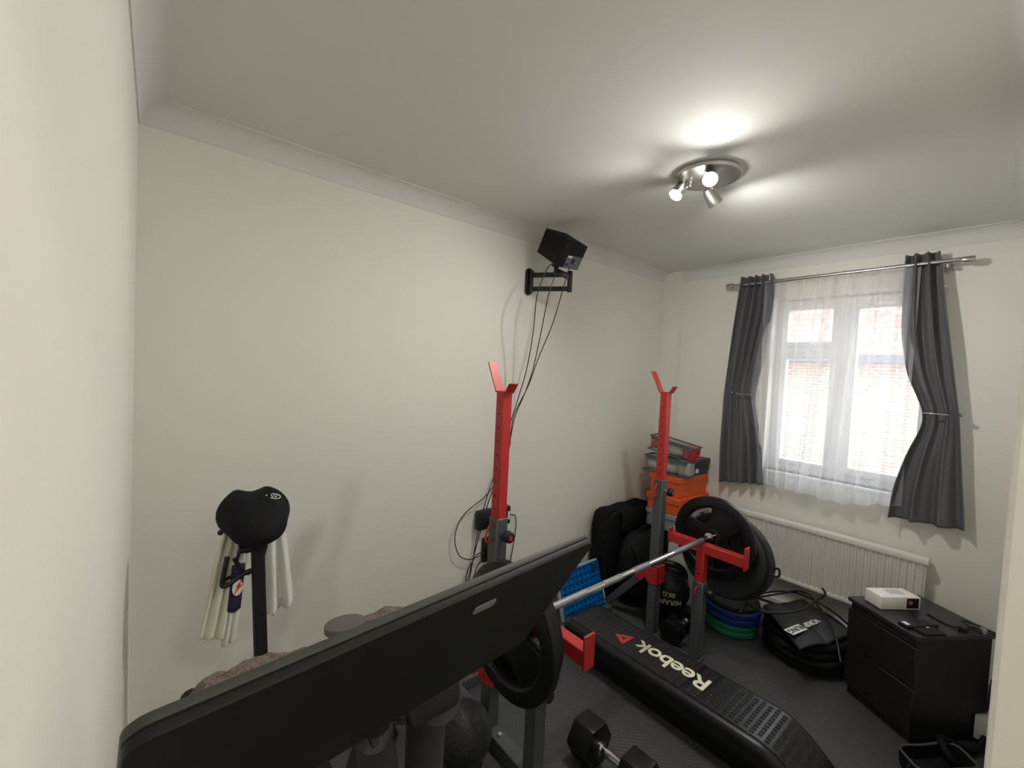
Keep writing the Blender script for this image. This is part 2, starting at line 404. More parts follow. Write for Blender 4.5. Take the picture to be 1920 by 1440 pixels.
# ------------------------------------------------------------------ outside: the house across the garden
hs = thing('neighbouring_house', 'pale brick house with pinkish tiled roof seen through the window', 'house', (12.5, -5, -2.8))
B().box((12.5, -14, -2.8), (13, 8, 2.2)).done('house_wall', 'brick', hs, smooth=False)
b = B(); b.box((0, -13, 0), (9, 9.4, .12), mtx=Matrix.Translation((12.1, -1.2, 2.2)) @ Matrix.Rotation(-math.radians(38), 4, 'Y')); b.done('house_roof', 'tiles', hs, smooth=False)
B().box((12.0, -14, 2.1), (12.15, 8, 2.28), .02).done('gutter', 'dkframe', hs, smooth=False)
for y in (-7.2, -4.2, -1.2):
    f = frame(B(), y-.6, y+.6, -.1, 1.2, .08, 12.42, 12.52).done('house_window', 'upvc', hs, smooth=False)
    B().box((12.46, y-.52, -.02), (12.48, y+.52, 1.12)).done('glass_pane', 'lens', f, smooth=False)
tag(B().box((L+.6, -16, -2.95), (25, 12, -2.8)).done('garden_paving', 'tarmac', smooth=False, loc=(10, -2, -2.8)), 'pale paved garden far below the window', 'paving', kind='structure')
struct(bpy.data.objects['garden_paving'])
del bpy.data.objects['garden_paving']['category']
bpy.data.objects['garden_paving'].name = 'trim_7'
b = B(); b.box((8.6, -9, -2.8), (8.68, 5, -1.3)); 
for k in range(47): b.box((8.57, -9+k*.3, -2.8), (8.6, -9+k*.3+.26, -1.25), .004)
tag(b.done('garden_fence', mat('pale larch', (.36, .24, .15), .8, noise=(8, .2)), loc=(8.6, -2, -2.8), smooth=False), 'pale wooden board fence outside the window below the house', 'fence')

# ------------------------------------------------------------------ radiator
rad = thing('radiator', 'long white ribbed panel radiator under the window', 'radiator', (L, -1.15, 0))
RY0, RY1 = -1.725, -.60
b = B()
nr = 34; n = nr*4; z0, z1 = .30, .655
pts = []
for k in range(n+1):
    y = RY0+.015+(RY1-RY0-.03)*k/n; ph = k % 4
    pts.append((L-.095 if ph in (1, 2) else L-.083, y))
va = [b.bm.verts.new((x, y, z0)) for x, y in pts]; vb = [b.bm.verts.new((x, y, z1)) for x, y in pts]
for k in range(n): b.bm.faces.new((va[k], va[k+1], vb[k+1], vb[k]))
b.box((L-.082, RY0+.01, z0-.0), (L-.035, RY1-.01, z1))
b.done('radiator_panel', 'rad', rad, smooth=False)
B().box((L-.10, RY0, z1-.012), (L-.03, RY1, z1+.022), .006).done('top_grille', 'gloss', rad)
B().box((L-.098, RY0+.008, z0-.022), (L-.04, RY1-.008, z0+.004), .006).done('bottom_rail', 'gloss', rad)
[B().box((L-.04, y-.02, .35), (L+.001, y+.02, .6), .002).done('wall_bracket', 'gloss', rad) for y in (-1.5, -.8)]
b = B().cyl((L-.065, RY1+.02, 0), (L-.065, RY1+.02, .31), .008); b.cyl((L-.065, RY1+.02, .27), (L-.065, RY1+.02, .36), .018, n=16, bev=.003).cyl((L-.065, RY1+.02, .295), (L-.065, RY1-.01, .295), .009)
b.done('valve', 'white', rad)

# ------------------------------------------------------------------ curtains
XR, ZR = L-.09, 2.298
rod = thing('curtain_rod', 'brushed steel curtain pole above the window', 'curtain pole', (XR, -1.17, ZR))
B().cyl((XR, -.56, ZR-.002), (XR, -1.775, ZR+.004), .0125).done('pole', 'steel', rod)
for y0, y1 in ((-.535, -.585), (-1.752, -1.80)):
    B().cyl((XR, y0, ZR), (XR, y1, ZR), .0185, bev=.004).done('finial', 'steel', rod)
for y in (-.62, -1.70):
    B().cyl((XR, y, ZR-.012), (XR, y, ZR-.03), .009).tube([(XR, y, ZR-.02), (XR+.04, y, ZR-.025), (L, y, ZR-.02)], .006).cyl((L-.006, y, ZR-.02), (L, y, ZR-.02), .024).done('bracket', 'steel', rod)

def interp(tab, v):
    for (a, x), (c, y) in zip(tab, tab[1:]):
        if v <= c: t = (v-a)/(c-a) if c > a else 0; t = t*t*(3-2*t) if False else t; return x+(y-x)*t
    return tab[-1][1]
def curtain(name, label, left, right, zt, zb, folds, amp, seed, group, ztie):
    t = thing(name, label, 'curtain', (XR, (left[0][1]+right[0][1])/2, zb(.5) if callable(zb) else zb), group=group)
    rnd = random.Random(seed); ph = [rnd.uniform(-.5, .5) for _ in range(4)]
    def sm(tab, v):
        n = 8; return sum(interp(tab, min(1, max(0, v+(k-n/2)/n*.07))) for k in range(n+1))/(n+1)
    def f(u, v):
        yl, yr = sm(left, v), sm(right, v); y = yl+(yr-yl)*u
        z = zt+((zb(u) if callable(zb) else zb)-zt)*v
        w = abs(yr-yl); a = amp(v)
        x = XR+a*math.sin(2*PI*(folds*u+ph[0]+.10*math.sin(5*v+ph[1]))) + .25*a*math.sin(2*PI*(folds*2.3*u+ph[2]+.4*v))
        y += .25*a*math.cos(2*PI*(folds*u+ph[0]))*(1 if 0 < u < 1 else 0)
        return V((min(x, L-.012), y, z))
    B().grid(f, 90, 90).done('curtain_fabric', 'curtain', t, solid=.0025, angle=180)
    return t
def ampL(v): return .040 if v < .05 else .040*(1-v)+.026*v if v > .62 else .040-.028*min(1, (v-.05)/.5)
# left curtain (wall side at larger y)
LZ0, LZ1 = 2.352, .85
lt = (2.352-1.50)/(2.352-.85)
cl = curtain('curtain', 'charcoal eyelet curtain tied back at the left side of the window',
    [(0, -.652), (.25, -.612), (lt, -.572), (.8, -.572), (1, -.585)],
    [(0, -.845), (.08, -.858), (.2, -.850), (.38, -.805), (lt-.05, -.775), (lt, -.768), (lt+.06, -.785), (.8, -.845), (1, -.878)],
    LZ0, lambda u: .842+.045*u, 4.3, lambda v: .034-.016*math.exp(-((v-lt)/.2)**2), 3, 'blackout curtains', 1.50)
B().lathe([(.022, -.002), (.030, -.003), (.030, .003), (.022, .002)], axis='Z', n=28).done('eyelet', 'chrome', cl, world=False, loc=(-.035, -.085, 1.447), rot=(PI/2, 0, .5))
cr = curtain('curtain', 'charcoal eyelet curtain tied back at the right side of the window',
    [(0, -1.532), (.12, -1.530), (.3, -1.538), (.45, -1.575), (.55, -1.635), (.60, -1.660), (.65, -1.650), (.74, -1.605), (.88, -1.560), (1, -1.548)],
    [(0, -1.655), (.03, -1.668), (.15, -1.690), (.35, -1.735), (.60, -1.790), (.8, -1.815), (1, -1.842)],
    2.362, lambda u: .862+.012*u, 2.6, lambda v: .030-.014*math.exp(-((v-.6)/.22)**2), 11, 'blackout curtains', 1.47)
def tie(name, lab, y0, y1, z, knob):
    t = thing(name, lab, 'curtain tieback', (XR-.03, (y0+y1)/2, z), group='curtain tiebacks')
    B().tube([(XR-.045, y1, z), (XR-.052, (y0+y1)/2, z+.001), (XR-.045, y0, z)], .0032, smooth=True).done('tieback_bar', 'chrome', t)
    B().cyl((L, knob, z+.005), (XR-.01, knob, z+.004), .005).sph((XR-.01, knob, z+.004), .010).done('wall_hook', 'steel', t)
tie('curtain_tieback', 'thin chrome holdback bar across the left curtain', -.672, -.775, 1.508, -.63)
tie('curtain_tieback', 'thin chrome holdback bar across the right curtain', -1.655, -1.755, 1.478, -1.800)

def voile(label, yl, yr, zb, folds, amp, seed, x0):
    rnd = random.Random(seed); p = [rnd.uniform(0, 1) for _ in range(4)]
    def f(u, v):
        a, c = interp(yl, v), interp(yr, v); y = a+(c-a)*u; z = ZR-.012+(zb(u)-ZR+.012)*v
        k = amp*(.5+.6*v)
        return V((x0+k*math.sin(2*PI*(folds*u+p[0]+.06*math.sin(4*v)))+.4*k*math.sin(2*PI*(folds*1.7*u+p[1]+.15*v)), y+.2*k*math.cos(2*PI*folds*u), z))
    cx = (yl[0][1]+yr[0][1])/2
    o = B().grid(f, 80, 50).done('voile_curtain', 'sheer', loc=(x0, cx, 1.6), angle=180)
    return tag(o, label, 'net curtain', 'white voile curtains')
voile('left sheer white voile panel hanging beside the left dark curtain', [(0, -.80), (1, -.845)], [(0, -1.20), (.3, -1.175), (1, -1.135)], lambda u: .90-.02*u, 5, .022, 5, XR+.005)
voile('right sheer white voile panel with a diagonal edge crossing the window middle', [(0, -1.165), (.2, -1.15), (1, -1.085)], [(0, -1.60), (1, -1.60)], lambda u: .905-.03*math.sin(PI*min(1, u*1.2))+.03*u*u, 5, .024, 9, XR-.012)

# ------------------------------------------------------------------ ceiling spotlight fitting
FX, FY = 1.835, -1.10
fit = thing('ceiling_spotlight', 'round ceiling light with three small spot heads, two shining at the camera', 'ceiling light', (FX, FY, H))
B().lathe([(0, H), (.130, H), (.134, H-.012), (.128, H-.022), (.06, H-.030), (0, H-.032)], c=(FX, FY, 0), closed=False).done('ceiling_plate', 'steel', fit)
heads = [((1.775, -.995, 2.392), V((-.60, .20, -.80))), ((1.735, -1.165, 2.395), V((-.70, -.40, -.72))), ((1.935, -1.095, 2.375), V((.75, -.25, -.70)))]
for (hx, hy, hz), d in heads:
    d = d.normalized(); p = V((hx, hy, hz)); q = p-d*.05
    root = V((FX+(hx-FX)*.55, FY+(hy-FY)*.55, H-.026))
    sp = B().lathe([(.0, -.075), (.016, -.075), (.022, -.06), (.031, 0), (.028, 0), (.018, -.05), (0, -.05)], n=28, closed=False)
    bmesh.ops.transform(sp.bm, matrix=Matrix.Translation(p) @ d.to_track_quat('Z', 'Y').to_matrix().to_4x4(), verts=sp.bm.verts)
    ho = sp.done('spot_head', 'steel', fit)
    B().tube([root, root+V((0, 0, -.02)), q-d*.005], .006).done('swivel_arm', 'chrome', fit)
    B().cyl(p-d*.010, p-d*.006, .0255, n=24).done('bulb_face', 'glow', ho)
    s = lamp('spot_light', 'SPOT', p+d*.004, SPOT_E, (1, .98, .925), to=p+d, spot_size=math.radians(165), spot_blend=1, shadow_soft_size=.024)
    s.parent = ho; s.matrix_parent_inverse = Matrix.Translation(-V(fit.location))
lamp('ceiling_fill', 'POINT', (FX-.03, FY, H-.12), CEIL_FILL_E, (1, .96, .90), shadow_soft_size=.03)  # extra point light added under the fitting to imitate spill on the ceiling
lamp('hall_fill', 'AREA', (.55, -2.75, H-.06), HALL_FILL_E, (1, .93, .84), to=(.55, -2.75, 0), shape='DISK', size=.35)  # unseen fill added in the hall to brighten the left wall and room

# ------------------------------------------------------------------ projector on wall bracket
e1 = V((.0007, .1775, .1144)); e2 = V((.1685, -.0048, .0065)); e3 = V((.007, .0797, -.1237)); P0 = V((1.793, -.35, 2.323))
pj = thing('projector', 'small black cube projector tilted on a wall bracket near the ceiling', 'projector', P0+e3+(e1+e2)/2)
def pm(): return axes(P0, e2, -e3, -e1) # local x right, y up, z out of front face
le1, le2, le3 = e1.length, e2.length, e3.length
B().box((0, -le3, -le1), (le2, 0, 0), .006, 2, pm()).done('case', 'blackmatt', pj)
B().box((.045, -le3+.004, -.001), (le2-.004, -.070, .0025), .001, 1, pm() ).done('port_panel', mat('grey port panel', (.13, .13, .14), .5), pj)
B().box((.085, -.115, .002), (.112, -.085, .004), mtx=pm()).done('power_socket', 'black', pj)
B().box((.052, -.083, .002), (.082, -.072, .0035), mtx=pm()).done('label', 'label', pj)
B().box((.052, -.128, .002), (.074, -.116, .0035), mtx=pm()).done('port', 'black', pj)
b = B(); [b.box((-.002, -.125+k*.0, -.06-k*.05), (0.001, -.10, -.035-k*.05), mtx=pm()) for k in range(1)]; b.done('side_vent', 'black', pj)
br = thing('projector_bracket', 'black folding double-arm wall bracket holding the projector', 'wall bracket', (1.825, 0, 2.15))
b = B(); b.holed([(x, y) for x, y in [(math.cos(a)*.026, (.056 if math.sin(a) > 0 else -.056)+math.sin(a)*.026) for a in [PI*2*k/32 for k in range(32)]]],
    [circ(.006, 12, (0, .035), .012), circ(.006, 12, (0, -.035), .012)], 0, .014, axes((1.825, 0, 2.15), (1, 0, 0), (0, 0, 1), (0, -1, 0)), .002)
b.done('wall_plate', 'black', br)
B().bar((1.825, -.010, 2.19), (1.964, -.222, 2.19), .028, .026).bar((1.825, -.010, 2.105), (1.964, -.222, 2.105), .028, .026).done('first_arm', 'black', br)
B().cyl((1.825, -.03, 2.08), (1.825, -.03, 2.215), .013).done('pivot_pin', 'black', br)
B().cyl((1.964, -.222, 2.085), (1.964, -.222, 2.21), .015, bev=.003).done('pivot_pin', 'black', br)
B().bar((1.964, -.222, 2.172), (1.886, -.178, 2.205), .024, .03).cyl((1.886, -.18, 2.19), (1.886, -.18, 2.235), .014).box((1.866, -.2, 2.228), (1.906, -.16, 2.243), .003).done('second_arm', 'black', br)
CAB_A = [(1.671, -0.27, 2.146), (1.669, -0.26, 2.016), (1.691, -0.22, 1.829), (1.701, -0.17, 1.617), (1.691, -0.12, 1.444), (1.676, -0.08, 1.298), (1.665, -0.05, 1.151), (1.621, -0.03, 1.008), (1.541, -0.025, 0.764), (1.496, -0.025, 0.553), (1.469, -0.025, 0.371), (1.434, -0.025, 0.194), (1.44, -.025, .02)]
CAB_B = [(1.749, -0.274, 2.145), (1.751, -0.264, 2.027), (1.749, -0.224, 1.834), (1.747, -0.174, 1.619), (1.739, -0.124, 1.475), (1.704, -0.084, 1.329), (1.694, -0.054, 1.166), (1.65, -0.034, 1.005), (1.574, -0.029, 0.807), (1.516, -0.029, 0.612), (1.476, -0.029, 0.465), (1.441, -0.029, 0.287), (1.45, -.03, .02)]
CAB_C = [(1.889, -0.278, 2.193), (1.849, -0.268, 2.041), (1.828, -0.228, 1.872), (1.782, -0.178, 1.683), (1.754, -0.128, 1.507), (1.695, -0.088, 1.346), (1.699, -0.058, 1.23), (1.709, -0.038, 1.13), (1.659, -0.033, 1.004), (1.568, -0.033, 0.872), (1.405, -0.033, 0.775), (1.351, -0.033, 0.665), (1.382, -0.033, 0.552), (1.456, -0.033, 0.506), (1.531, -0.033, 0.509), (1.58, -.035, .51)]
top = P0+e3
CAB_A = [(1.80, -.24, 2.225), (1.73, -.262, 2.17)]+CAB_A[1:]; CAB_B = [(1.83, -.26, 2.215), (1.79, -.272, 2.15)]+CAB_B[1:]; CAB_C = [(1.90, -.282, 2.215)]+CAB_C
for pts, lab in ((CAB_A, 'thin black cable from the projector, leftmost of the three hanging down the wall'), (CAB_B, 'thin black cable from the projector, middle of the three hanging down the wall'), (CAB_C, 'thin black cable from the projector ending in the wide loop beside the rack post')):
    tag(B().tube(pts, .0028, n=8).done('cable', 'black', loc=pts[-1]), lab, 'cable', 'cables from the projector')
# power brick, socket block with plugs
pb = thing('power_adapter', 'black power brick with a small white label on the wall behind a rack post', 'power adapter', (1.70, -.02, .70))
B().box((1.50, -.05, .665), (1.735, -.008, .775), .006).done('brick', 'black', pb)
B().box((1.712, -.0515, .695), (1.728, -.050, .745)).done('label', 'label', pb, smooth=False)
tag(B().tube([(1.735, -.03, .712), (1.762, -.025, .706), (1.80, -.02, .690), (1.812, -.016, .611), (1.797, -.016, .495), (1.774, -.016, .382), (1.75, -.016, .287), (1.74, -.02, .10), (1.74, -.03, .01)], .003, n=8).done('cable', 'black', loc=(1.75, -.02, .2)), 'thin black cable curving down from the right end of the power brick', 'cable')
so = thing('wall_socket', 'black wall socket with black plugs behind the tall rack post', 'socket', (1.64, 0, .52))
B().box((1.56, -.022, .45), (1.705, 0, .60), .01).done('socket_plate', 'black', so)
B().box((1.575, -.065, .485), (1.625, -.02, .545), .008).done('plug', 'black', so)
tag(B().tube([(1.58, -.05, .52), (1.554, -.03, .52), (1.516, -.02, .513), (1.47, -.02, .455), (1.448, -.02, .389), (1.462, -.02, .338), (1.504, -.02, .389), (1.527, -.02, .447), (1.56, -.03, .477), (1.59, -.05, .50)], .003, n=8).done('cable', 'black', loc=(1.5, -.02, .34)), 'thin black looped flex hanging from the plug in the black socket', 'cable')

# ------------------------------------------------------------------ squat rack
RX0, RX1, RYp, RYt = 1.20, 2.472, -.60, -.885
rk = thing('squat_rack', 'dark grey and red adjustable squat rack with tall posts and low safety arms', 'squat rack', ((RX0+RX1)/2, -.74, 0))
for X in (RX0, RX1):
    # foot
    fh = .06 if X == RX0 else .012
    B().bar((X, -.238, fh/2), (X, -.925, fh/2), .06, fh, up=(1, 0, 0) if False else (0, 0, 1)).done('foot', 'rackgrey', rk)
    if X == RX0: B().cyl((X, -.68, .06), (X, -.68, .068), .010, n=6).done('foot_bolt', 'chrome', rk)
    # tall post
    B().box((X-.03, RYp-.03, fh), (X+.03, RYp+.03, .972), .004, 1).done('post', 'rackgrey', rk)
    inner = B().box((X-.0245, RYp-.0245, .90), (X+.0245, RYp+.0245, 1.508), .003, 1).done('inner_post', 'red', rk)
    for k in range(8): B().cyl((X-.0252, RYp, 1.01+k*.058), (X-.0235, RYp, 1.01+k*.058), .0055, n=12).done('pin_hole', 'black', inner)
    # hook
    m = axes((X, RYp, 1.508), (1, 0, 0), (0, 1, 0), (0, 0, 1))
    b = B(); b.box((X-.024, RYp-.035, 1.506), (X+.024, RYp+.035, 1.513), .001, 1)
    b.bar((X, RYp+.031, 1.508), (X, RYp+.095, 1.635), .048, .006, up=(0, 1, 0), bev=.001)
    b.bar((X, RYp-.031, 1.508), (X, RYp-.058, 1.548), .048, .006, up=(0, 1, 0), bev=.001)
    b.done('bar_hook', 'red', rk)
    # knob
    kz = .905
    kn = B().cyl((X+.005, RYp-.03, kz), (X+.005, RYp-.055, kz), .010).done('plunger', 'chrome', rk)
    B().cyl((X+.005, RYp-.052, kz-.0), (X+.005, RYp-.082, kz), .026, .023, bev=.005).done('knob', 'black', kn)
    B().cyl((X+.005, RYp-.081, kz), (X+.005, RYp-.084, kz), .010).done('knob_cap', 'redplastic', kn)
    B().tube([(X-.03, RYp+.005, .945), (X-.055, RYp, .93), (X-.065, RYp, .885), (X-.05, RYp, .872), (X-.03, RYp+.005, .88)], .0045).done('safety_pin', 'red', rk)
    # low T post
    B().box((X-.03, RYt-.03, fh), (X+.03, RYt+.03, .452), .004, 1).done('short_post', 'rackgrey', rk)
    arm = B().box((X-.0245, RYt-.0245, .42), (X+.0245, RYt+.0245, .64), .003, 1).box((X-.024, -1.118, .620), (X+.024, -.690, .674), .003, 1).box((X-.027, -1.126, .606), (X+.027, -1.116, .726), .002, 1).box((X-.027, -.692, .612), (X+.027, -.684, .70), .002, 1).done('safety_arm', 'red', rk)
    B().cyl((X-.0265, RYt, .50), (X-.024, RYt, .50), .006, n=12).done('pin_hole', 'black', arm)
    B().cyl((X, RYt-.03, .40), (X, RYt-.05, .40), .008).cyl((X, RYt-.048, .40), (X, RYt-.075, .40), .024, .021, bev=.004).done('knob', 'black', rk)
    B().tube([(X-.03, RYt, .425), (X-.05, RYt, .42), (X-.055, RYt, .39), (X-.03, RYt, .38)], .004).done('safety_pin', 'red', rk)
    gz = .385 if X == RX1 else .315
    # gusset plates and the diagonal brace running back to the floor
    g = [(-.042, .055), (-.042, -.055), (.025, -.060), (.045, -.035), (.085, -.075), (.120, -.040), (.085, .005), (.060, .0), (.045, .055)]
    b = B()
    for xx in (X-.038, X+.032): b.prism(g, 0, .006, axes((xx, RYp, gz), (0, 1, 0), (0, 0, 1), (1, 0, 0)))
    b.box((X-.038, RYp-.042, gz+.049), (X+.038, RYp+.044, gz+.056), .001, 1).box((X-.038, RYp-.043, gz-.055), (X+.038, RYp-.037, gz+.055), .001, 1)
    for dy, dz in ((.08, -.03), (.0, .03), (.0, -.03)): b.cyl((X-.044, RYp+dy, gz+dz), (X+.044, RYp+dy, gz+dz), .008, n=6)
    b.done('gusset', 'red', rk)
    B().bar((X, RYp+.03, gz+.015), (X, -.26, .05), .045, .045, up=(1, 0, 0)).cyl((X-.028, -.42, .225), (X+.028, -.42, .225), .008, n=6).done('brace', 'rackgrey', rk)
B().bar((RX0+.03, -.30, .028), (RX1-.03, -.30, .028), .05, .05).done('crossbar', 'rackgrey', rk)

# barbell and plates
BY, BZ = -.885, .6885
bb = thing('barbell', 'chrome barbell with knurled grips resting on the red safety arms', 'barbell', ((RX0+RX1)/2, BY, BZ))
B().cyl((.86, BY, BZ), (2.86, BY, BZ), .0135, n=20).done('bar_shaft', 'chrome', bb)
for a, c in ((1.215, 1.457), (1.575, 1.70), (1.795, 1.92), (2.15, 2.46)):
    B().cyl((a, BY, BZ), (c, BY, BZ), .0146, n=20).done('knurled_grip', 'knurl', bb)
for X, s in ((1.150, -1), (2.535, 1)):
    B().cyl((X, BY, BZ), (X+s*.028, BY, BZ), .026, bev=.004).cyl((X+s*.004, BY-.02, BZ+.012), (X+s*.004, BY-.045, BZ+.03), .006).done('spin_collar', 'chrome', bb)
def fan_hole(a0, a1, r0, r1, n=8):
    o = [(r1*math.cos(a0+(a1-a0)*k/n), r1*math.sin(a0+(a1-a0)*k/n)) for k in range(n+1)]
    am = (a0+a1)/2
    i = [(r0*math.cos(am+(a1-am)*.55), r0*math.sin(am+(a1-am)*.55)), (r0*math.cos(am), r0*math.sin(am)), (r0*math.cos(am+(a0-am)*.55), r0*math.sin(am+(a0-am)*.55))]
    return o+i
def tri_plate(lab, x, r, group, thick=.045, rot=0, tilt=None):
    t = thing('weight_plate', lab, 'weight plate', (x, BY, BZ-r-.0), group=group)
    cy, cz = BY, BZ-.012
    m = axes((x, cy, cz), (0, 1, 0), (0, 0, 1), (1, 0, 0))
    holes = [fan_hole(rot+k*2*PI/3-.48, rot+k*2*PI/3+.48, r*.38, r*.72) for k in range(3)]
    B().holed(circ(r*.80, 48), holes+[circ(.016, 16)], -thick*.30, thick*.30, m, .004).done('web', 'rubber', t)
    prof = [(r*.78, -thick/2), (r*.95, -thick/2), (r, -thick/2+.008), (r, thick/2-.008), (r*.95, thick/2), (r*.78, thick/2), (r*.75, thick/2-.008), (r*.75, -thick/2+.008)]
    B().lathe(prof, (x, cy, cz), 'X', 64).done('rim', 'rubber', t)
    B().lathe([(.016, -thick/2-.004), (.045, -thick/2-.004), (.052, -thick/2+.004), (.052, thick/2-.004), (.045, thick/2+.004), (.016, thick/2+.004)], (x, cy, cz), 'X', 36).done('hub', 'blackmatt', t)
    return t
GP = 'black plates loaded on the barbell'
tri_plate('glossy black three-hole weight plate on the window end of the barbell', 2.60, .236, GP, rot=1.0)
tri_plate('black three-hole weight plate on the near end of the barbell, beside the red safety arm', 1.095, .205, GP, rot=-1.22)
tri_plate('black weight plate peeking above the screen beside the tall rack post', 1.046, .238, GP, rot=-PI/2)
# yellow sticker on the plate
yp = bpy.data.objects['weight_plate']

# big charcoal plates leaning behind the bar
def solid_plate(label, c, r, th, m, ring, group=None, lug=False, tilt=0, yawz=0):
    t = thing('weight_plate', label, 'weight plate', (c[0], c[1], c[2]-r), yawz, group=group); t.rotation_euler = (0, tilt, yawz)
    pr = [(.025, -th/2), (r*.30, -th/2), (r*.34, -th/2+.008), (r*.74, -th/2+.008), (r*.78, -th/2), (r*.96, -th/2), (r, -th/2+.01), (r, th/2-.01), (r*.96, th/2), (r*.3, th/2), (.025, th/2)]
    o = B().lathe(pr, (0, 0, r), 'X', 64).done('plate_body', m, t, world=False)
    if lug: B().tube([(0, -r*.98, r-.01+.02), (0, -r-.02, r+.025), (0, -r-.028, r), (0, -r-.02, r-.022), (0, -r*.98, r-.02)], .006).done('carry_loop', 'black', t, world=False)
    return t
solid_plate('large charcoal rubber disc with a side loop standing behind the glossy plate', (2.735, -.918, .548), .252, .06, 'rubber_grey', 0, 'charcoal discs behind the barbell plate', lug=True)
solid_plate('charcoal rubber disc behind the glossy plate, hidden lower part above the coloured stack', (2.665, -.908, .565), .243, .05, 'rubber_grey', 0, 'charcoal discs behind the barbell plate')

# coloured plates lying in a stack
cx, cy = 2.985, -.862; z = 0
for m, lab, r, th in (('plategreen', 'green rubber plate, bottom one of the stack on the floor', .158, .036), ('plategreen', 'green rubber plate, second from the floor in the stack', .158, .036), ('plateblue', 'blue rubber plate, lower of the two blue ones in the stack', .165, .042), ('plateblue', 'blue rubber plate, upper of the two blue ones in the stack', .165, .042)):
    t = thing('weight_plate', lab, 'weight plate', (cx, cy, z), group='coloured plates stacked on the floor')
    o = [(.03, 0), (r*.95, 0), (r, .008), (r, th-.008), (r*.95, th), (r*.80, th), (r*.74, th-.008), (.07, th-.008), (.06, th), (.026, th), (.026, 0)]
    B().lathe(o, n=56).done('plate_body', m, t, world=False)
    B().lathe([(.024, -.0), (.035, -.0), (.035, th+.001), (.024, th+.001)], n=28).done('hub', 'steel', t, world=False)
    z += th+.001; cx += .002
t = thing('weight_plate', 'black plate with a grey face, topmost of the coloured stack', 'weight plate', (cx, cy, z), group='coloured plates stacked on the floor')
B().lathe([(.03, 0), (.15, 0), (.155, .008), (.155, .026), (.145, .034), (.11, .034), (.10, .028), (.06, .028), (.05, .036), (.026, .036)], n=56).done('plate_body', 'rubber_grey', t, world=False)
B().lathe([(.024, 0), (.048, .036), (.048, .038), (.024, .038)], n=28).done('hub', 'steel', t, world=False)

# ------------------------------------------------------------------ aerobic deck
DX0, DX1, DZ = 1.868, 2.180, .200
dk = thing('exercise_deck', 'long black aerobic deck bench with a dimpled mat top', 'exercise bench', ((DX0+DX1)/2, -.95, 0))
YF, YN = -.385, -1.64
def prof_z(y):   # top height along the length
    if y > -1.42: return DZ
    t = (-1.42-y)/(.22); return DZ-.13*t**1.7
def sec(y):      # cross-section (x, z) outline at y
    zt = prof_z(y); e = .0
    k = 0 if y > -1.42 else (-1.42-y)*.06
    if y > YF-.05: k = .03*(1-(YF-y)/.05)**2
    a, c = DX0+k, DX1-k
    zt2 = zt-(.02*(1-(YF-y)/.05)**2 if y > YF-.05 else 0)
    return [(a+.055, .0), (a+.045, zt2*.35), (a+.016, zt2*.55), (a, zt2*.78), (a+.002, zt2*.90), (a+.012, zt2*.97), (a+.032, zt2), (c-.032, zt2), (c-.012, zt2*.97), (c-.002, zt2*.90), (c, zt2*.78), (c-.016, zt2*.55), (c-.045, zt2*.35), (c-.055, 0)]
b = B(); ys = [YF-.05*k/6 for k in range(6)]+[YF-.05-(YF-.05+1.42)*k/12 for k in range(12)]+[-1.42-.22*k/10 for k in range(11)]
rings = [[b.bm.verts.new((x, y, zz)) for x, zz in sec(y)] for y in ys]
for A, Bb in zip(rings, rings[1:]):
    for i in range(len(A)): j = (i+1) % len(A); b.bm.faces.new((A[i], A[j], Bb[j], Bb[i]))
b.bm.faces.new(rings[0]); b.bm.faces.new(rings[-1][::-1])
b.done('deck_body', 'deck', dk, angle=50)
# mat sections with dimples
def mat_panel(y0, y1, name, dim, kids=False):
    b = B(); nx, ny = 11, max(2, int(abs(y1-y0)/.0275))
    xa, xc = DX0+.034, DX1-.034
    stepx = (xc-xa)/(nx); stepy = (y1-y0)/ny
    def P(x, y, h): return b.bm.verts.new((x, y, prof_z(y)+h))
    base = B()
    N = 14
    g = []
    for j in range(N+1):
        y = y0+(y1-y0)*j/N; g.append((P(xa, y, .004), P(xc, y, .004), P(xa, y, -.004), P(xc, y, -.004)))
    for A, C_ in zip(g, g[1:]):
        b.bm.faces.new((A[0], A[1], C_[1], C_[0])); b.bm.faces.new((A[2], A[0], C_[0], C_[2])); b.bm.faces.new((A[1], A[3], C_[3], C_[1]))
    b.bm.faces.new((g[0][0], g[0][1], g[0][3], g[0][2])); b.bm.faces.new((g[-1][0], g[-1][2], g[-1][3], g[-1][1]))
    for j in range(ny):
        for i in range(nx):
            x = xa+stepx*(i+.5+(.25 if j % 2 else -.25)); y = y0+stepy*(j+.5)
            if not (xa+.008 < x < xc-.008): continue
            h = .004+dim; hx, hy = stepx*.42, abs(stepy)*.44
            top = [P(x+hx*.36*sx, y+hy*.36*sy, h) for sx, sy in ((-1, -1), (1, -1), (1, 1), (-1, 1))]
            bot = [P(x+hx*math.cos(a), y+hy*math.sin(a), .0038) for a in (PI*1.25, PI*1.75, PI*.25, PI*.75)]
            b.bm.faces.new(top)
            for q in range(4): b.bm.faces.new((bot[q], bot[(q+1) % 4], top[(q+1) % 4], top[q]))
    return b.done(name, 'decktop', dk, angle=60)
mat_panel(-.43, -1.085, 'top_mat', .0016)
mat_panel(-1.10, -1.165, 'hinge_mat', .0020)
mat_panel(-1.18, -1.60, 'backrest_mat', .0055)
zt = DZ+.0062
text_mesh('Reebok', .130, 'cream_print', dk, axes((2.020, -.982, zt), (0, 1, 0), (-1, 0, 0), (0, 0, 1)), bold=.0022, extrude=.0012, space=.93)
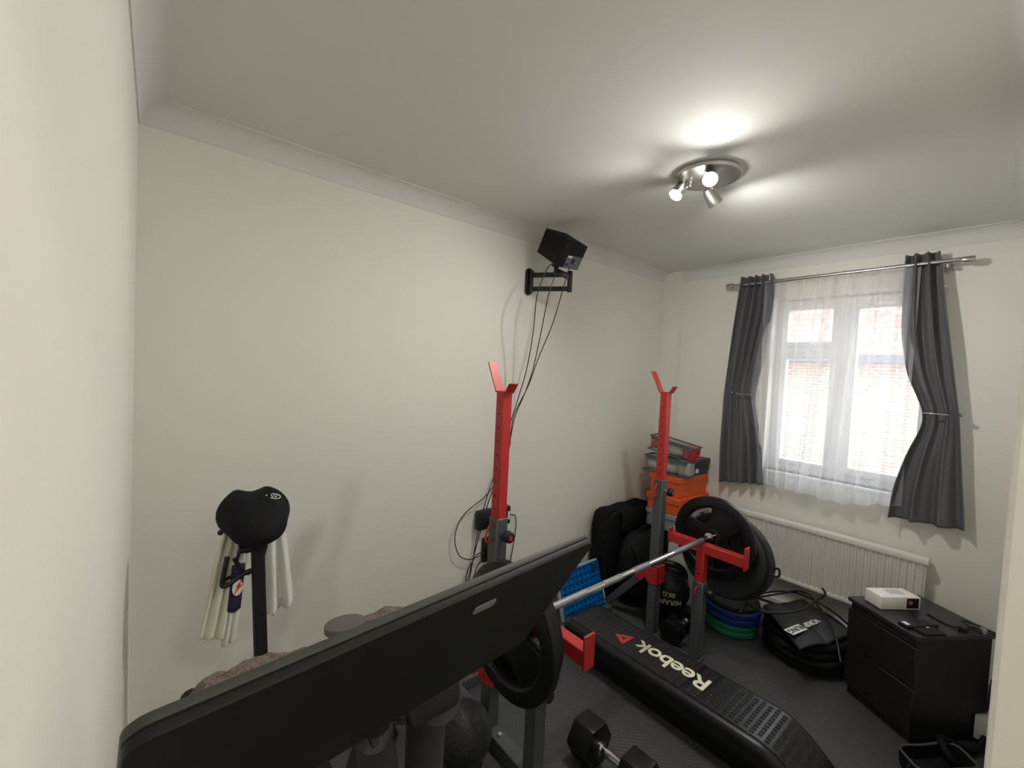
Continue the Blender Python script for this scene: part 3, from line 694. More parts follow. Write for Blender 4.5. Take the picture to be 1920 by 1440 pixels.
# red triangular emblem
tr = B(); cxx, cyy = 2.0, -.706
def tri_pts(s, dx=0, dy=0): return [(s*.050+dx, -.010*s+dy), (-s*.052+dx, -.012*s+dy), (dx, s*.052+dy)]
A = V((1.925+.02, -.748)); Bq = V((1.99, -.668)); Cq = V((2.052, -.752))
def q2(p, q, t): return p+(q-p)*t
def quad(b, pts): b.prism([tuple(p) for p in pts], zt-.001, zt+.0012)
ctr = (A+Bq+Cq)/3; ia, ib, ic = q2(ctr, A, .30), q2(ctr, Bq, .30), q2(ctr, Cq, .30)
for (p, q, i, j) in ((A, Bq, ia, ib), (Bq, Cq, ib, ic), (Cq, A, ic, ia)):
    poly = [q2(p, q, .04), q2(p, q, .99), j, q2(i, p, .0)]
    quad(tr, poly)
tr.done('emblem', 'redprint', dk, smooth=False)

# ------------------------------------------------------------------ hex dumbbells
def dumbbell(label, a, d, group, r=.062, hl=.085, gap=.125, roll_=0):
    a = V(a); d = V(d).normalized(); tot = hl*2+gap
    c = a+d*tot/2
    t = thing('dumbbell', label, 'dumbbell', (c.x, c.y, a.z-r*math.cos(PI/6)), group=group)
    side = d.cross(V((0, 0, 1))).normalized(); up = side.cross(d)
    def hexa(s0):
        m = axes(a+d*s0, side, up, -d); m = axes(a+d*s0, side, up, d) if side.cross(up).dot(d) > 0 else axes(a+d*(s0+hl), side, up, -d)
        hx = [(r*math.cos(PI/3*k), r*math.sin(PI/3*k)) for k in range(6)]
        return B().prism(hx, 0, hl, m, bev=.010)
    hexa(0).done('hex_head', 'rubber', t); hexa(hl+gap).done('hex_head', 'rubber', t)
    pts = [a+d*(hl-.01+(gap+.02)*k/12) for k in range(13)]
    B().tube(pts, lambda s: .0135+.0045*math.sin(PI*s), n=16, smooth=False).cyl(a+d*hl, a+d*(hl+.012), .023).cyl(a+d*(hl+gap-.012), a+d*(hl+gap), .023).done('handle', 'chrome', t)
    return t
dumbbell('black hex dumbbell with chrome handle on the floor nearest the camera', (1.475, -.880, .082), (.03, -1, 0), 'hex dumbbells', r=.092, hl=.105, gap=.125)
dumbbell('black hex dumbbell with chrome handle beneath the kettlebell', (2.44, -.735, .078), (.9, .02, 0), 'hex dumbbells', r=.075, hl=.085)
dumbbell('black hex dumbbell behind the rack post, under the kettlebell\'s left side', (2.57, -.545, .065), (.9, .03, 0), 'hex dumbbells', r=.075, hl=.10)

# ------------------------------------------------------------------ kettlebell
KC, KR = V((2.655, -.600, .240)), .126
kb = thing('kettlebell', 'fat black kettlebell with a slot handle and printed weight beside the rack', 'kettlebell', (KC.x, KC.y, KC.z-KR))
vd = (cam_pos-KC); vd.z = 0; vd.normalize(); sd = V((0, 0, 1)).cross(vd)     # facing the room's door side
B().lathe([(0, -KR), (.075, -KR), (.102, -KR*.82), (KR*.99, -KR*.25), (KR*.99, KR*.12), (KR*.86, KR*.55), (KR*.55, KR*.88), (0, KR*.95)], tuple(KC), n=48, closed=False).done('bell', 'rubber', kb)
hp = [KC+sd*x+V((0, 0, zz)) for x, zz in ((-.088, .045), (-.088, .092), (-.066, .132), (-.025, .150), (.025, .150), (.066, .132), (.088, .092), (.088, .045))]
B().tube(hp, .021, n=16).done('handle', 'rubber', kb)
def kwarp(size_y0):
    def w(co):
        ang = co.x/KR; zz = size_y0+co.y
        rr = KR*.992+.0012+co.z if zz > -KR*.25 else KR*.97
        rr = KR+.0012 if -KR*.25 < zz < KR*.14 else KR*(.99-.12*(abs(zz)/KR-.25))+.002
        dirv = vd*math.cos(ang)+sd*math.sin(ang)
        return KC+dirv*rr+V((0, 0, zz))
    return w
def flip(w): return lambda co: w(V((-co.x, -co.y, co.z)))
text_mesh('8KG', .042, 'textgrey', kb, None, bold=.0010, warp=flip(kwarp(.008)))
text_mesh('MIRAFIT', .046, 'textgrey', kb, None, bold=.0014, warp=flip(kwarp(-.040)))

# ------------------------------------------------------------------ blue folding step stool leaning on the wall
st = thing('folding_step_stool', 'bright blue folded plastic step stool leaning against the wall', 'step stool', (2.33, -.10, 0))
m = axes((2.10, -.20, .005), (1, 0, 0), (0, .30, .95), (0, -.95, .30))
b = B()
b.box((0, 0, 0), (.39, .285, .006), .002, 1, m)
nx, ny = 9, 7
for i in range(nx+1): x = .004+(.382)*i/nx; b.box((x-.0028, .0, .004), (x+.0028, .285, .024), .0, 1, m)
for j in range(ny+1): y = .003+(.279)*j/ny; b.box((0, y-.0028, .004), (.39, y+.0028, .024), .0, 1, m)
b.done('ribbed_panel', 'blue', st, smooth=False)
B().box((-.010, -.004, -.016), (.002, .26, .012), .003, 1, m).box((.388, -.004, -.016), (.402, .10, .03), .003, 1, m).box((-.010, .283, -.01), (.40, .292, .014), .003, 1, m).done('stool_frame', mat('pale grey plastic', (.45, .52, .55), .5), st)
B().box((.315, .225, .020), (.362, .262, .026), .002, 1, m).done('latch', 'navy', st)

# ------------------------------------------------------------------ black soft case and backpack
bc = thing('folded_case', 'tall black nylon carry case standing against the wall in the corner', 'carry case', (2.85, -.09, 0))
def pillow(lo, hi, p=5, n=28, wob=.006, seed=1):
    lo, hi = V(lo), V(hi); c = (lo+hi)/2; h = (hi-lo)/2; b = B()
    t = bmesh.new(); bmesh.ops.create_cube(t, size=2); bmesh.ops.subdivide_edges(t, edges=list(t.edges), cuts=n//2, use_grid_fill=True)
    for v in t.verts:
        q = v.co; m_ = (abs(q.x)**p+abs(q.y)**p+abs(q.z)**p)**(1/p); q = q/m_
        w = 1+wob*math.sin(9*q.x+seed)*math.sin(11*q.z+seed*2)+wob*math.sin(17*q.y+5*q.z+seed*3)
        v.co = V((c.x+h.x*q.x*w, c.y+h.y*q.y*w, c.z+h.z*q.z*w))
    return b.merge(t)
pillow((2.53, -.185, 0), (3.12, -.022, .615), 9, wob=.02, seed=2).done('case_body', 'fabric', bc)
B().grid(lambda u, v: V((2.66+.40*u, -.188-.018*math.sin(PI*v)-.01*math.sin(12*u)*v, .615+.006*math.sin(20*u)-.15*v-.02*math.sin(7*u)*v)), 24, 8).done('folded_flap', 'fabric', bc, solid=.004, angle=180)
B().tube([(2.54, -.15, .60), (2.57, -.17, .632), (2.62, -.16, .635), (2.65, -.15, .605)], .009).done('carry_strap', 'fabric', bc)
bp_ = thing('backpack', 'rounded black backpack in front of the tall black case', 'backpack', (2.72, -.32, 0))
def bag(u, v):
    a = 2*PI*u; ph = PI*v
    p = 3; x, y, zz = math.cos(a)*math.sin(ph), math.sin(a)*math.sin(ph), math.cos(ph)
    m_ = (abs(x)**p+abs(y)**p+abs(zz)**p)**(1/p)
    return V((2.74+.185*x/m_, -.315+.105*y/m_*(1-.25*zz), .255+.25*zz/m_))
B().grid(bag, 40, 24).done('backpack_body', 'fabric', bp_, angle=180)
pillow((2.62, -.45, .06), (2.86, -.39, .30), 4, wob=.01).done('front_pocket', 'fabric', bp_)
B().tube([(2.70, -.31, .49), (2.72, -.33, .53), (2.77, -.33, .53), (2.79, -.31, .49)], .008).done('haul_loop', 'fabric', bp_)
B().tube([(2.58, -.35, .44), (2.60, -.42, .30), (2.62, -.43, .12)], .010).done('shoulder_strap', 'fabric', bp_)

# ------------------------------------------------------------------ stacked boxes in the corner
rotb = -.04
def boxthing(name, label, cat, x0, x1, y0, y1, z0, z1, m, lid=None, lidm=None, group=None, bev=.003):
    t = thing(name, label, cat, (x0, y0, z0), rotb, group=group)
    w, d, h = x1-x0, y1-y0, z1-z0
    lh = lid or 0
    B().box((.003, .003, 0), (w-.003, d-.003, h-.004), bev, 1).done('box_body', m, t, world=False)
    if lid: B().box((-.007, -.007, h-lh), (w+.006, d+.006, h), bev, 1).done('lid', lidm or m, t, world=False)
    return t
boxthing('storage_bin', 'black storage bin under the grey tub at the bottom of the corner pile', 'storage box', 2.975, 3.36, -.455, -.205, 0, .475, 'blackmatt')
t = boxthing('storage_tub', 'grey blue plastic tub with dark clips under the orange boxes', 'storage box', 2.955, 3.37, -.475, -.20, .475, .60, 'card_grey', .035)
B().box((.10, -.012, .055), (.15, -.002, .12), .003).box((.28, -.012, .055), (.33, -.002, .12), .003).done('lid_clip', 'black', t, world=False)
boxthing('shoe_box', 'orange lidded shoe box, lower of the two orange boxes', 'shoe box', 2.962, 3.37, -.462, -.20, .602, .722, 'orange', .042, group='orange shoe boxes')
boxthing('shoe_box', 'orange lidded shoe box, upper one with the clear bag on it', 'shoe box', 2.988, 3.37, -.448, -.20, .724, .872, 'orange', .042, group='orange shoe boxes')
t = boxthing('shoe_box', 'dark grey shoe box on the upper orange box beside the curtain', 'shoe box', 3.15, 3.37, -.462, -.20, .874, .990, 'card_dark', .04)
B().box((.03, -.006, .02), (.06, .002, .05)).done('label', 'label', t, world=False, smooth=False)
# clear zip shoe bags
def shoebag(label, c, size, rz, ry, m_end, inner, tz=0):
    t = thing('zip_shoe_bag', label, 'zip bag', c, rz); t.rotation_euler = (tz, ry, rz)
    l, w, h = size
    pillow((-l/2, -w/2, 0), (l/2, w/2, h), 7, 20, .01, 3).done('clear_shell', 'vinyl', t, world=False)
    b = B()
    for zz in (.004, h-.006): b.tube([(-l/2, -w/2, zz), (l/2, -w/2, zz), (l/2, w/2, zz), (-l/2, w/2, zz)], .006, closed=True, smooth=False)
    b.done('piping', 'baggrey', t, world=False)
    B().box((-l/2-.004, -w/2+.01, h*.74), (-l/2+.002, w/2-.01, h*.99), .002, 1).done('zip_band', 'baggrey', t, world=False)
    pillow((-l/2+.004, -w/2-.006, .006), (l/2-.004, -w/2+.085, h-.004), 6, 16, .01, 5).done('end_panel', m_end, t, world=False)
    for k, im in enumerate(inner):
        yy = -w*.10+.40*w*k
        pillow((-l*.46, yy-w*.17, .010), (l*.42, yy+w*.20, h*.74), 2.4, 20, .03, 4+k).done('shoe', im, t, world=False)
    return t
shoebag('silver ended clear zip shoe bag on the upper orange box', (3.06, -.315, .876), (.115, .34, .125), .08, 0, 'silvergrey', ['bagwhite', 'bagwhite'])
shoebag('red ended clear zip shoe bag lying on top of the corner pile', (3.10, -.315, 1.012), (.13, .35, .115), .10, .0, 'redsatin', ['bagwhite', 'redsatin'], tz=.16)
# off white box / heater in front of the pile
wb = thing('upright_box', 'off-white box with a curved grey front standing behind the rack post', 'box', (2.90, -.55, 0))
B().prism([(2.84, -.50), (2.84, -.47), (2.94, -.47), (2.94, -.64), (2.90, -.645), (2.865, -.62), (2.845, -.57)], 0, .555, bev=.004).done('box_body', 'offwhite', wb)

# ------------------------------------------------------------------ coiled rope and bag
ro = thing('battle_rope', 'thick black rope coiled on the floor beside the chest', 'rope', (3.06, -1.26, 0))
b = B(); pts = []
turns = 4.6
for k in range(int(turns*22)):
    a = 2*PI*k/22; t_ = k/(turns*22); rr = .245-.018*t_+.012*math.sin(a*1.3+1)
    pts.append((3.055+rr*.92*math.cos(a)+.01*math.sin(3*a), -1.262+rr*.84*math.sin(a), .022+.038*t_*turns+.004*math.sin(2.3*a)))
b.tube(pts, .0215, n=10, smooth=False)
pts2 = [(3.055+(.19)*math.cos(a), -1.262+.17*math.sin(a), .022+.035*(a/2/PI)) for a in [2*PI*k/20 for k in range(66)]]
b.tube(pts2, .021, n=10, smooth=False)
b.done('rope_coil', 'fabric', ro)
vs = thing('drawstring_bag', 'flat black printed bag lying on the coiled rope', 'bag', (3.05, -1.25, .18))
def vb_(u, v):      # sagging sheet over the coil
    P_, Q_, R_, S_ = V((3.00, -1.04)), V((3.30, -1.17)), V((3.10, -1.47)), V((2.69, -1.33))
    p = (P_*(1-u)+Q_*u)*(1-v)+(S_*(1-u)+R_*u)*v
    return V((p.x, p.y, .205+.018*math.sin(PI*u)*math.sin(PI*v)+.006*math.sin(9*u)-.008*max(0, math.cos(PI*(u-.5)*8)) if abs(u-.5) < .06 else .205+.018*math.sin(PI*u)*math.sin(PI*v)+.006*math.sin(9*u)))
B().grid(vb_, 40, 30).done('bag_body', mat('black polyester', (.022, .022, .026), .5), vs, solid=.012, angle=180)
td = V((-.255, -.21, 0)).normalized(); tu = V((0, 0, 1)).cross(td)
# print reads away from the window (upside down from the door)
o1 = V((3.045, -1.222, .2345)); dirt = V((-.38, .12, 0)).normalized()
dirt = V((-.978, .208, 0)).normalized(); upt = V((0, 0, 1)).cross(dirt)
text_mesh('VORSP', .047, 'whiteprint', vs, axes((2.968, -1.301, .2400), dirt, upt, (0, 0, 1)), bold=.0010)
B().box((-.068, -.024, 0), (.068, .028, .0015), mtx=axes((2.818, -1.269, .2385), dirt, upt, (0, 0, 1))).done('print_block', 'whiteprint', vs, smooth=False)
text_mesh('RUNG', .044, 'black', vs, axes((2.818, -1.269, .2408), dirt, upt, (0, 0, 1)), bold=.0008)
def loopc(label, pts, r=.006, cat='cord'):
    return tag(B().tube(pts, r, n=8).done('resistance_cord', 'black', loc=pts[0]), label, cat, 'black cords looped over the coil')
loopc('black cord arching from the coloured plates to the skirting under the radiator', [(2.80, -.98, .20), (2.95, -.99, .25), (3.10, -1.03, .26), (3.22, -1.08, .25), (3.30, -1.16, .24), (3.33, -1.30, .20), (3.36, -1.42, .12), (3.36, -1.50, .03)])
loopc('black cord in a wide loop hanging low across the printed bag', [(3.10, -.985, .23), (2.98, -.96, .25), (2.88, -.99, .25), (2.83, -1.08, .25), (2.91, -1.17, .252), (3.04, -1.235, .262), (3.17, -1.26, .28), (3.28, -1.285, .30), (3.33, -1.26, .315)], .007)
loopc('black cord ending in a thick raised grip near the radiator', [(2.90, -.96, .235), (3.02, -1.02, .25), (3.14, -1.09, .265), (3.25, -1.14, .27), (3.29, -1.20, .262), (3.20, -1.27, .255), (3.10, -1.335, .25), (2.98, -1.41, .235), (2.86, -1.47, .15)], .006)
loopc('black cord running along the floor under the radiator', [(3.17, -.88, .15), (3.24, -.95, .13), (3.32, -1.05, .10), (3.34, -1.20, .06), (3.35, -1.40, .05), (3.34, -1.55, .03)], .008)
hk = thing('carabiner_clip', 'small black clip lying between the rope coil and the chest', 'clip', (3.20, -1.42, .03))
B().tube([(3.19, -1.38, .14), (3.22, -1.40, .16), (3.23, -1.45, .13), (3.20, -1.46, .09), (3.18, -1.42, .10)], .010, closed=True).done('clip_body', 'black', hk)
B().cyl((3.19, -1.40, .02), (3.20, -1.41, .12), .018, n=10).done('clip_grip', 'black', hk)

# ------------------------------------------------------------------ chest of drawers
cc = V((2.689, -1.769, 0)); cdv = V((3.042-2.689, -1.995+1.769, 0)); wlen = cdv.length; ca = math.atan2(cdv.y, cdv.x)
dlen = V((2.902-2.689, -1.499+1.769, 0)).length; HT = .504
ch = thing('chest_of_drawers', 'black-brown two-drawer chest in the corner by the radiator', 'chest of drawers', tuple(cc), ca)
# local: x along the side panel (away from drawers), y along the drawer front
B().box((.018, .012, 0), (wlen-.01, dlen-.012, HT-.022), .002, 1).done('carcass', 'wood', ch, world=False)
B().box((-.004, 0, HT-.02), (wlen, dlen, HT), .002, 1).done('top_panel', 'woodtop', ch, world=False)
for z0, z1 in ((.262, .446), (.05, .256)):
    B().box((0, .004, z0), (.019, dlen-.004, z1), .002, 1).done('drawer', 'wood', ch, world=False)
B().box((.006, .014, .450), (.019, dlen-.014, HT-.022), .001, 1).done('rail', 'wood', ch, world=False)
B().box((.03, .02, 0), (.04, dlen-.02, .05)).done('plinth', 'wood', ch, world=False)

pr = thing('mini_projector', 'small white box-shaped projector with a dark lens window on the chest', 'projector', (2.885, -1.648, HT), ca)
w_, d_, h_ = .197, .118, .062
ex = V((math.cos(ca), math.sin(ca))); 
ptc = V((2.843, -1.615)); pa = math.atan2(-1.737+1.615, 3.010-2.843); plen = math.hypot(.167, .122)
pr.location = (2.843, -1.615, HT); pr.rotation_euler = (0, 0, pa)
B().box((0, 0, .002), (plen, .095, .066), .004, 2).done('case', 'white', pr, world=False)
B().box((plen*.64, -.0015, .010), (plen*.95, .002, .060), .001, 1).done('lens_window', 'lens', pr, world=False)
B().cyl((plen*.73, -.004, .040), (plen*.73, .0, .040), .010).done('lens', mat('amber lens coating', (.35, .16, .10), .2), pr, world=False)
B().box((plen*.38, .03, .0655), (plen*.76, .075, .0668), .0005, 1).done('top_panel', mat('pale grey touch panel', (.55, .56, .62), .3), pr, world=False)
rm = thing('remote_control', 'black remote control lying in front of the white projector', 'remote control', (2.77, -1.70, HT), math.atan2(-.087, .14))
B().box((-.02, -.045, 0), (.15, .0, .016), .005, 2).done('remote_body', 'black', rm, world=False)
b = B(); [b.box((.02+i*.022, -.036+j*.012, .015), (.034+i*.022, -.028+j*.012, .018), .001, 1) for i in range(5) for j in range(3)]; b.done('buttons', 'rubber_grey', rm, world=False)
B().box((-.012, -.036, .0155), (.006, -.010, .0172), .001, 1).done('silver_button', 'label', rm, world=False)
hd = thing('external_drive', 'thin black square drive with a tiny silver mark near the chest edge', 'hard drive', (2.79, -1.79, HT), ca)
B().box((-.055, -.035, 0), (.055, .035, .010), .004, 2).done('drive_case', 'blackmatt', hd, world=False)
B().box((.008, .012, .010), (.022, .018, .0106), .0, 1).done('badge', 'label', hd, world=False, smooth=False)
tag(B().tube([(2.995, -1.765, HT+.004), (2.965, -1.80, HT+.004), (2.945, -1.845, HT+.004), (2.95, -1.88, HT+.01), (2.985, -1.90, HT+.012), (3.01, -1.93, HT+.008), (2.975, -1.945, HT+.004), (2.98, -1.90, HT+.02), (3.03, -1.88, HT+.014), (3.04, -1.93, HT+.012), (3.035, -1.985, HT+.004)], .004, n=8).done('cable', 'black', loc=(2.98, -1.9, HT)), 'black cable bundled on the back of the chest top by the wall', 'cable')
jp = thing('cable_connector', 'black connector block in the tangle on the chest top', 'connector', (2.955, -1.885, HT))
B().box((2.925, -1.905, HT), (2.965, -1.875, HT+.022), .006, 2).done('connector_body', 'black', jp)
B().cyl((3.0, -1.95, HT), (3.0, -1.95, HT+.02), .012).done('connector_cap', 'steel', jp)

# plug sockets low on the right wall and the bag below
sk = thing('plug_socket', 'white plug-in charger low on the right wall beside the chest', 'charger', (3.05, -W, .06))
sk2 = sk
B().box((2.975, -W, .02), (3.085, -1.948, .125), .005).done('charger_body', 'white', sk)
wsck = thing('wall_socket', 'white double wall socket at the right edge below the chest top', 'socket', (2.80, -W, .10))
B().box((2.70, -W, .02), (2.92, -1.998, .14), .004).done('socket_plate', 'white', wsck)
tag(B().tube([(3.06, -1.99, .28), (3.05, -1.985, .17), (3.035, -1.975, .125)], .006, n=8).done('cable', 'purple', loc=(3.05, -1.985, .13)), 'short dark purple lead rising from the white charger', 'cable')
bs = thing('camera_bag', 'black open-topped bag on the floor at the bottom right corner', 'bag', (2.53, -1.84, 0))
b = B()
for k in range(1):
    prof = []
def tray(u, v):
    a = 2*PI*u; c_ = math.cos(a); s_ = math.sin(a); p = 4; mm = (abs(c_)**p+abs(s_)**p)**(1/p)
    rr = 1+.05*v
    return V((2.62+(.135*c_*math.cos(ca)-.06*s_*math.sin(ca))/mm*rr, -1.865+(.135*c_*math.sin(ca)+.06*s_*math.cos(ca))/mm*rr, .005+.060*v+.006*math.sin(3*a)*v))
B().grid(tray, 48, 8).done('bag_sides', 'fabric', bs, solid=.008, angle=180)
B().box((-.11, -.045, .002), (.11, .045, .02), .008, mtx=Matrix.Translation((2.62, -1.865, 0)) @ Matrix.Rotation(ca, 4, 'Z')).done('bag_base', 'fabric', bs)
B().tube([tray(k/40, 1) for k in range(40)], .005, closed=True, smooth=False).done('bag_rim', mat('grey piping', (.07, .07, .075), .5), bs)
B().tube([(2.52, -1.80, .06), (2.46, -1.79, .03), (2.42, -1.80, .012), (2.44, -1.86, .01), (2.52, -1.90, .02)], .008).done('strap', 'fabric', bs)
tag(B().tube([(2.70, -1.93, .01), (2.66, -1.90, .06), (2.72, -1.86, .09), (2.80, -1.92, .05), (2.88, -1.96, .02), (2.95, -1.985, .06)], .012, n=8).done('power_lead', 'fabric', loc=(2.75, -1.9, .01)), 'thick black lead curling beside the open bag under the sockets', 'cable')

# ------------------------------------------------------------------ medicine ball
mb = tag(B().sph((0, 0, .118), .118, n=48).done('medicine_ball', mat('pebbled black rubber', (.028, .03, .03), .55, bump=('voronoi', 70, .8, .004)), world=False, loc=(1.045, -.63, 0)), 'black pebbled medicine ball on the floor by the tall rack post', 'ball')

# ------------------------------------------------------------------ exercise bike
bk = thing('exercise_bike', 'black indoor exercise bike with covered saddle and a large tilted screen', 'exercise bike', (.34, -.85, 0))
a_ = V((.048, -1.626, 1.33)); b_ = V((.630, -1.568, 1.33)); dv = (b_-a_).normalized(); dn = V((0, 0, 1)).cross(dv)   # dn: horizontal, towards the saddle
vv = V((-.015, .147, -.244)).normalized(); vv = (vv-dv*vv.dot(dv)).normalized(); nn = dv.cross(vv)
if nn.y < 0: nn = -nn      # normal pointing to the rider side
Ls = (b_-a_).length; Hs = .290
# local frame: x along dv, y down the screen, z towards the rider
sm = Matrix(((dv.x, vv.x, nn.x, a_.x), (dv.y, vv.y, nn.y, a_.y), (dv.z, vv.z, nn.z, a_.z), (0, 0, 0, 1)))
def rrect(x0, y0, x1, y1, r, n=6):
    o = []
    for cx_, cy_, s_ in ((x1-r, y1-r, 0), (x0+r, y1-r, 1), (x0+r, y0+r, 2), (x1-r, y0+r, 3)):
        for k in range(n+1): a = PI/2*(s_+k/n); o.append((cx_+r*math.cos(a), cy_+r*math.sin(a)))
    return o
SX0, SX1 = -.002, Ls+.003
scr = B().prism(rrect(SX0, 0, SX1, Hs, .018), -.002, .0078, sm, bev=.0012).done('screen_back', 'screen', bk)
B().prism(rrect(SX0, -.001, SX1, Hs+.001, .018), .0088, .0180, sm, bev=.0015).done('screen_bezel', 'screen_edge', scr)
B().prism(rrect(SX0+.004, .004, SX1-.004, Hs-.004, .016), .0070, .0095, sm).done('screen_seam', 'black', scr)
B().box((SX0+.02, .02, .0178), (SX1-.02, Hs-.02, .0186), mtx=sm).done('screen_glass', 'lens', scr, smooth=False)
B().prism(rrect(.340, .036, .378, .050, .004), -.0045, -.0025, sm).done('badge', 'tag_grey', scr)
# seat post, saddle, sliders
sx, sy = .318, -.45
B().bar((sx+.002, sy-.01, 1.02), (.338, sy-.085, .40), .034, .045, up=(0, 1, 0), bev=.004).done('seat_post', 'blackmatt', bk)
def saddle(u, v):
    a = 2*PI*u; ph = PI*v
    x, y, zz = math.cos(a)*math.sin(ph), math.sin(a)*math.sin(ph), math.cos(ph)
    # wide two-lobed rear at +y, nose at -y
    t = (y+1)/2
    w = .084+.024*min(1, max(0, (t-.10)/.6))**.8
    px_ = w*x; py_ = .135*y
    lob = .020*math.exp(-((abs(x)-.62)/.35)**2)*max(0, t-.2)*1.3
    pz = (.055+.022*t)*zz if zz > 0 else .068*zz
    if zz > 0: pz += lob-.012*math.exp(-(x/.25)**2)*t
    return V((sx+px_+.004*math.sin(6*a), sy+.02+py_, 1.085+.05*(t-.5)+pz))
sd_ = B().grid(saddle, 56, 36).done('saddle_cover', 'neoprene', bk, angle=180)
em = B()
ec = V((.3694, -.4386, 1.1475))
en = V((.268, -.416, .869)).normalized(); ea = V((1, 0, 0)); ea = (ea-en*ea.dot(en)).normalized(); eb = en.cross(ea)
ep = lambda x, y: ec+ea*x+eb*y
em.tube([ep(.019*math.cos(a), .012*math.sin(a)) for a in [2*PI*k/20-2.4 for k in range(15)]], .0014, n=6, smooth=False)
em.tube([ep(-.010, .005), ep(-.006, -.006), ep(-.001, .006), ep(.004, -.006), ep(.008, .005)], .0014, n=6, smooth=False)
em.tube([ep(-.026, .001), ep(-.023, .003)], .002, n=6, smooth=False)
em.done('saddle_emblem', 'whiteprint', sd_)
B().cyl((sx, sy, 1.0), (sx, sy, 1.06), .020).box((sx-.035, sy-.025, .985), (sx+.03, sy+.02, 1.012), .005).cyl((sx-.05, sy-.02, 1.0), (sx-.02, sy-.02, 1.0), .012).tube([(sx+.018, sy-.02, 1.02), (sx+.024, sy-.02, .985), (sx+.016, sy-.02, .955)], .0035).done('saddle_clamp', 'black', bk)
# bottle cage arm
B().tube([(.318, -.465, .925), (.29, -.466, .922), (.262, -.468, .908), (.236, -.470, .895), (.226, -.470, .905), (.232, -.470, .950), (.238, -.468, .985)], .0075).bar((.282, -.468, .915), (.256, -.470, .978), .013, .008, up=(0, 1, 0), bev=.002).bar((.315, -.455, .88), (.315, -.455, .99), .012, .012, up=(0, 1, 0)).tube([(.236, -.47, .897), (.232, -.44, .897), (.255, -.425, .90), (.285, -.435, .905), (.30, -.46, .915)], .006).done('bottle_cage', 'black', bk)
# weight-rack bar behind the saddle that carries the towels
B().cyl((.240, -.35, 1.022), (.425, -.35, 1.022), .007).bar((.328, -.44, 1.0), (.328, -.35, 1.02), .02, .02).sph((.231, -.35, 1.024), .009).done('rear_bar', 'black', bk)
# frame
B().bar((.335, -.50, .52), (.36, -1.02, .30), .05, .08).bar((.36, -1.02, .30), (.385, -1.30, .95), .05, .06, up=(0, 1, 0)).bar((.33, -.52, .50), (.335, -.42, .05), .05, .06, up=(0, 1, 0)).bar((.36, -1.02, .32), (.375, -1.36, .05), .05, .06, up=(0, 1, 0)).bar((.335, -.42, .045), (.375, -1.36, .045), .05, .05).done('bike_frame', 'blackmatt', bk)
B().bar((.06, -.38, .03), (.60, -.38, .03), .06, .05).done('rear_foot', 'blackmatt', bk)
B().bar((.10, -1.40, .03), (.64, -1.40, .03), .06, .05).done('front_foot', 'blackmatt', bk)
B().lathe([(.02, -.012), (.20, -.012), (.205, -.02), (.225, -.02), (.225, .02), (.205, .02), (.20, .012), (.02, .012)], (.37, -1.16, .30), 'X', 56).done('flywheel', 'steel', bk)
B().prism([(y, z) for y, z in [(-1.40, .30), (-1.36, .42), (-1.26, .50), (-1.14, .52), (-.80, .42), (-.72, .34), (-.80, .26), (-1.14, .08), (-1.30, .12)]][::-1], .405, .445, axes((0, 0, 0), (0, 1, 0), (0, 0, 1), (1, 0, 0)), .008).done('belt_guard', 'blackmatt', bk)
for s, yy, zz in ((.48, -.90, .18), (.29, -.72, .44)):
    B().box((s-.01, yy-.05, zz-.012), (s+.09 if s > .4 else s-.09, yy+.05, zz+.012), .006).done('pedal', 'black', bk)
# handlebar + column + grips
B().tube([(.385, -1.30, .92), (.385, -1.28, .99), (.37, -1.20, 1.01)], .024, smooth=False).tube([(.115, -1.10, 1.00), (.13, -1.20, 1.00), (.22, -1.22, 1.0), (.345, -1.22, 1.0), (.46, -1.22, 1.0), (.55, -1.20, 1.0), (.56, -1.10, 1.0)], .015).done('handlebar', 'blackmatt', bk)
B().cyl((.372, -1.305, .945), (.425, -1.245, .72), .034, .036).done('column_sleeve', 'foam', bk)
B().tube([(.47, -1.36, 1.0), (.492, -1.28, .93), (.520, -1.23, .82), (.525, -1.22, .62)], .042, n=18).done('resistance_housing', 'foam', bk)
B().box((.40, -1.40, 1.0), (.49, -1.33, 1.055), .008).tube([(.385, -1.28, .98), (.40, -1.38, 1.08), (.36, -1.45, 1.16)], .020).done('screen_bracket', 'black', bk)
B().cyl((.535, -1.25, .905), (.585, -1.215, .935), .016).cyl((.585, -1.215, .935), (.592, -1.210, .939), .018).done('side_bolt', 'steel', bk)
kn = B().tube([(.352, -1.215, 1.01), (.350, -1.205, 1.085)], .008, smooth=False).box((.332, -1.23, 1.03), (.37, -1.19, 1.062), .006).done('stalk', 'black', bk)
B().cyl((.349, -1.203, 1.092), (.349, -1.201, 1.105), .0375, bev=.002, n=36).done('phone_pad', mat('grey rubber pad', (.085, .08, .075), .7), kn)

# fleece draped over the handlebar
def fl(u, v):
    x = .105+.45*u
    edge = .0015*math.sin(60*u+3*v)+.002*math.sin(33*u-9*v)
    hump = .012*math.sin(PI*min(1, u/.42)) if u < .42 else .022*math.sin(PI*(u-.55)/.45) if u > .55 else -.012
    a = (v-.5)*PI*1.05
    rad_ = .032+hump+edge
    y = -1.165+rad_*1.5*math.sin(a); z = 1.004+rad_*math.cos(a) if abs(a) < 1.4 else 1.004-.12*(abs(a)-1.4)/.25
    z += .004*math.sin(70*u)*math.cos(15*v)
    if u < .05: z -= (.05-u)*.5
    return V((x, y, z))
tag(B().grid(fl, 120, 30).done('fleece_blanket', 'fleece', solid=.012, loc=(.335, -1.185, 1.0), angle=180), 'brown fluffy fleece draped over the bike handlebar behind the screen', 'blanket')

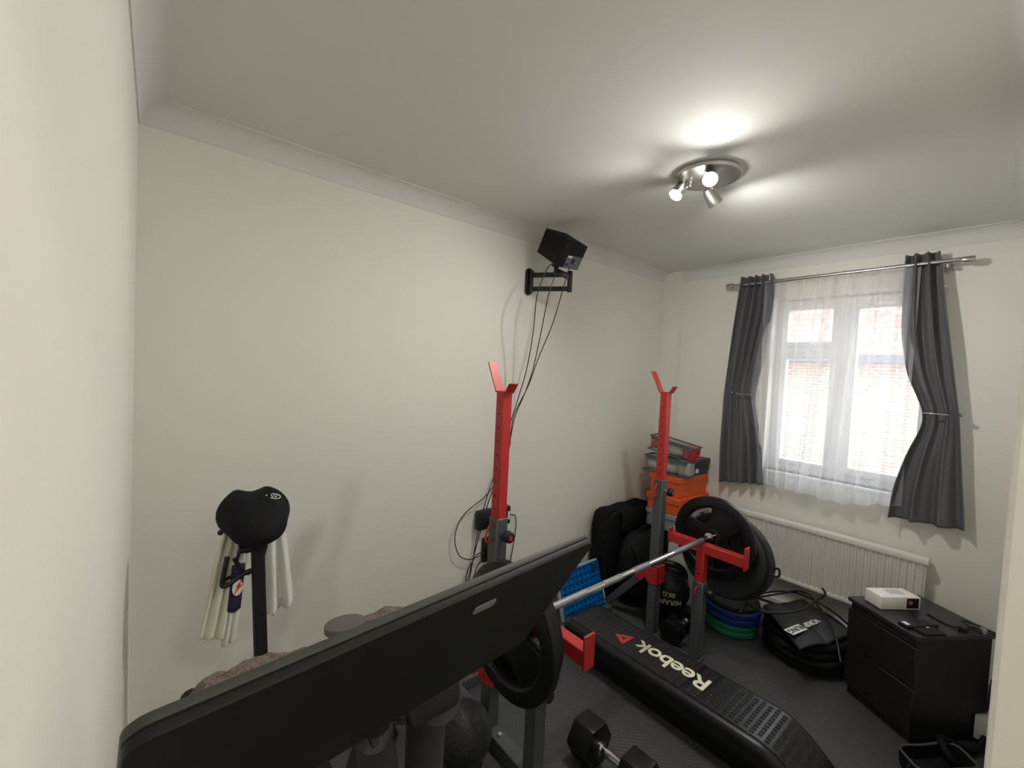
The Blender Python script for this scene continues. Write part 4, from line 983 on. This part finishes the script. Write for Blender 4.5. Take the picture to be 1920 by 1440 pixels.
# towels on the rear bar
def towel(label, x0, x1, ztop, zb0, zb1, y, m, seed, fold=.010, xo0=None, xo1=None):
    t = thing('towel', label, 'towel', ((x0+x1)/2, y, ztop), group=None)
    xo0 = x0 if xo0 is None else xo0; xo1 = x1 if xo1 is None else xo1
    def f(u, v, back=False):
        a = x0+(xo0-x0)*v; c = x1+(xo1-x1)*v; x = a+(c-a)*u
        zb = zb0+(zb1-zb0)*u
        s = v
        if s < .08:      # over the bar
            an = (s/.08)*PI/2; yy = y-.012*math.sin(an); z = ztop-.012+.012*math.cos(an)
        else:
            yy = y-.012-fold*math.sin(2*PI*(2.2*u+seed))*min(1, s*2)-.004*math.sin(11*u+4*v+seed); z = (ztop-.012)+(zb-(ztop-.012))*(s-.08)/.92+.003*math.sin(30*u)*(v > .97)
        return V((x, yy, z))
    B().grid(lambda u, v: f(u, v), 40, 50).done('front_fall', m, t, solid=.006, angle=180)
    def g(u, v):
        p = f(u, v*.9); return V((p.x+.004*math.sin(9*v), 2*y-p.y, p.z))
    B().grid(g, 40, 50).done('back_fall', m, t, solid=.006, angle=180)
    return t
towel('cream folded towel hanging left behind the saddle', .243, .290, 1.036, .690, .670, -.35, 'towel', .2, .008, xo0=.180, xo1=.243)
tw = towel('narrow white towel with navy printed band and orange bolt behind the saddle', .284, .322, 1.036, .640, .648, -.352, 'towelw', .6, .004, xo0=.240, xo1=.278)
b = B().grid(lambda u, v: V((.262-.010*v+.038*u, -.376, .915-.150*v-.012*math.sin(PI*u)*(v-.2))), 8, 10); b.done('navy_band', 'navy', tw, solid=.002, angle=180)
b = B(); b.prism(circ(.015, 24, (0, 0), .027), 0, .0015, axes((.279, -.3785, .838), (1, 0, -.05), (.05, 0, 1), (0, -1, 0))); b.done('white_oval', 'whiteprint', tw, smooth=False)
b = B(); b.prism([(-.012, -.026), (-.001, .000), (-.006, .001), (.009, .026), (.005, .006), (.012, .006)], 0, .001, axes((.281, -.3805, .840), (1, 0, -.05), (.05, 0, 1), (0, -1, 0))); b.done('bolt_print', 'boltred', tw, smooth=False)
b = B().grid(lambda u, v: V((.272+.008*u+.014*(1-v), -.372, 1.005-.085*v)), 4, 8); b.done('navy_stripe', 'navy', tw, solid=.002, angle=180)
towel('white towel hanging right behind the saddle and its post', .345, .418, 1.034, .700, .725, -.35, 'towelw', .45, .014, xo0=.352, xo1=.455)
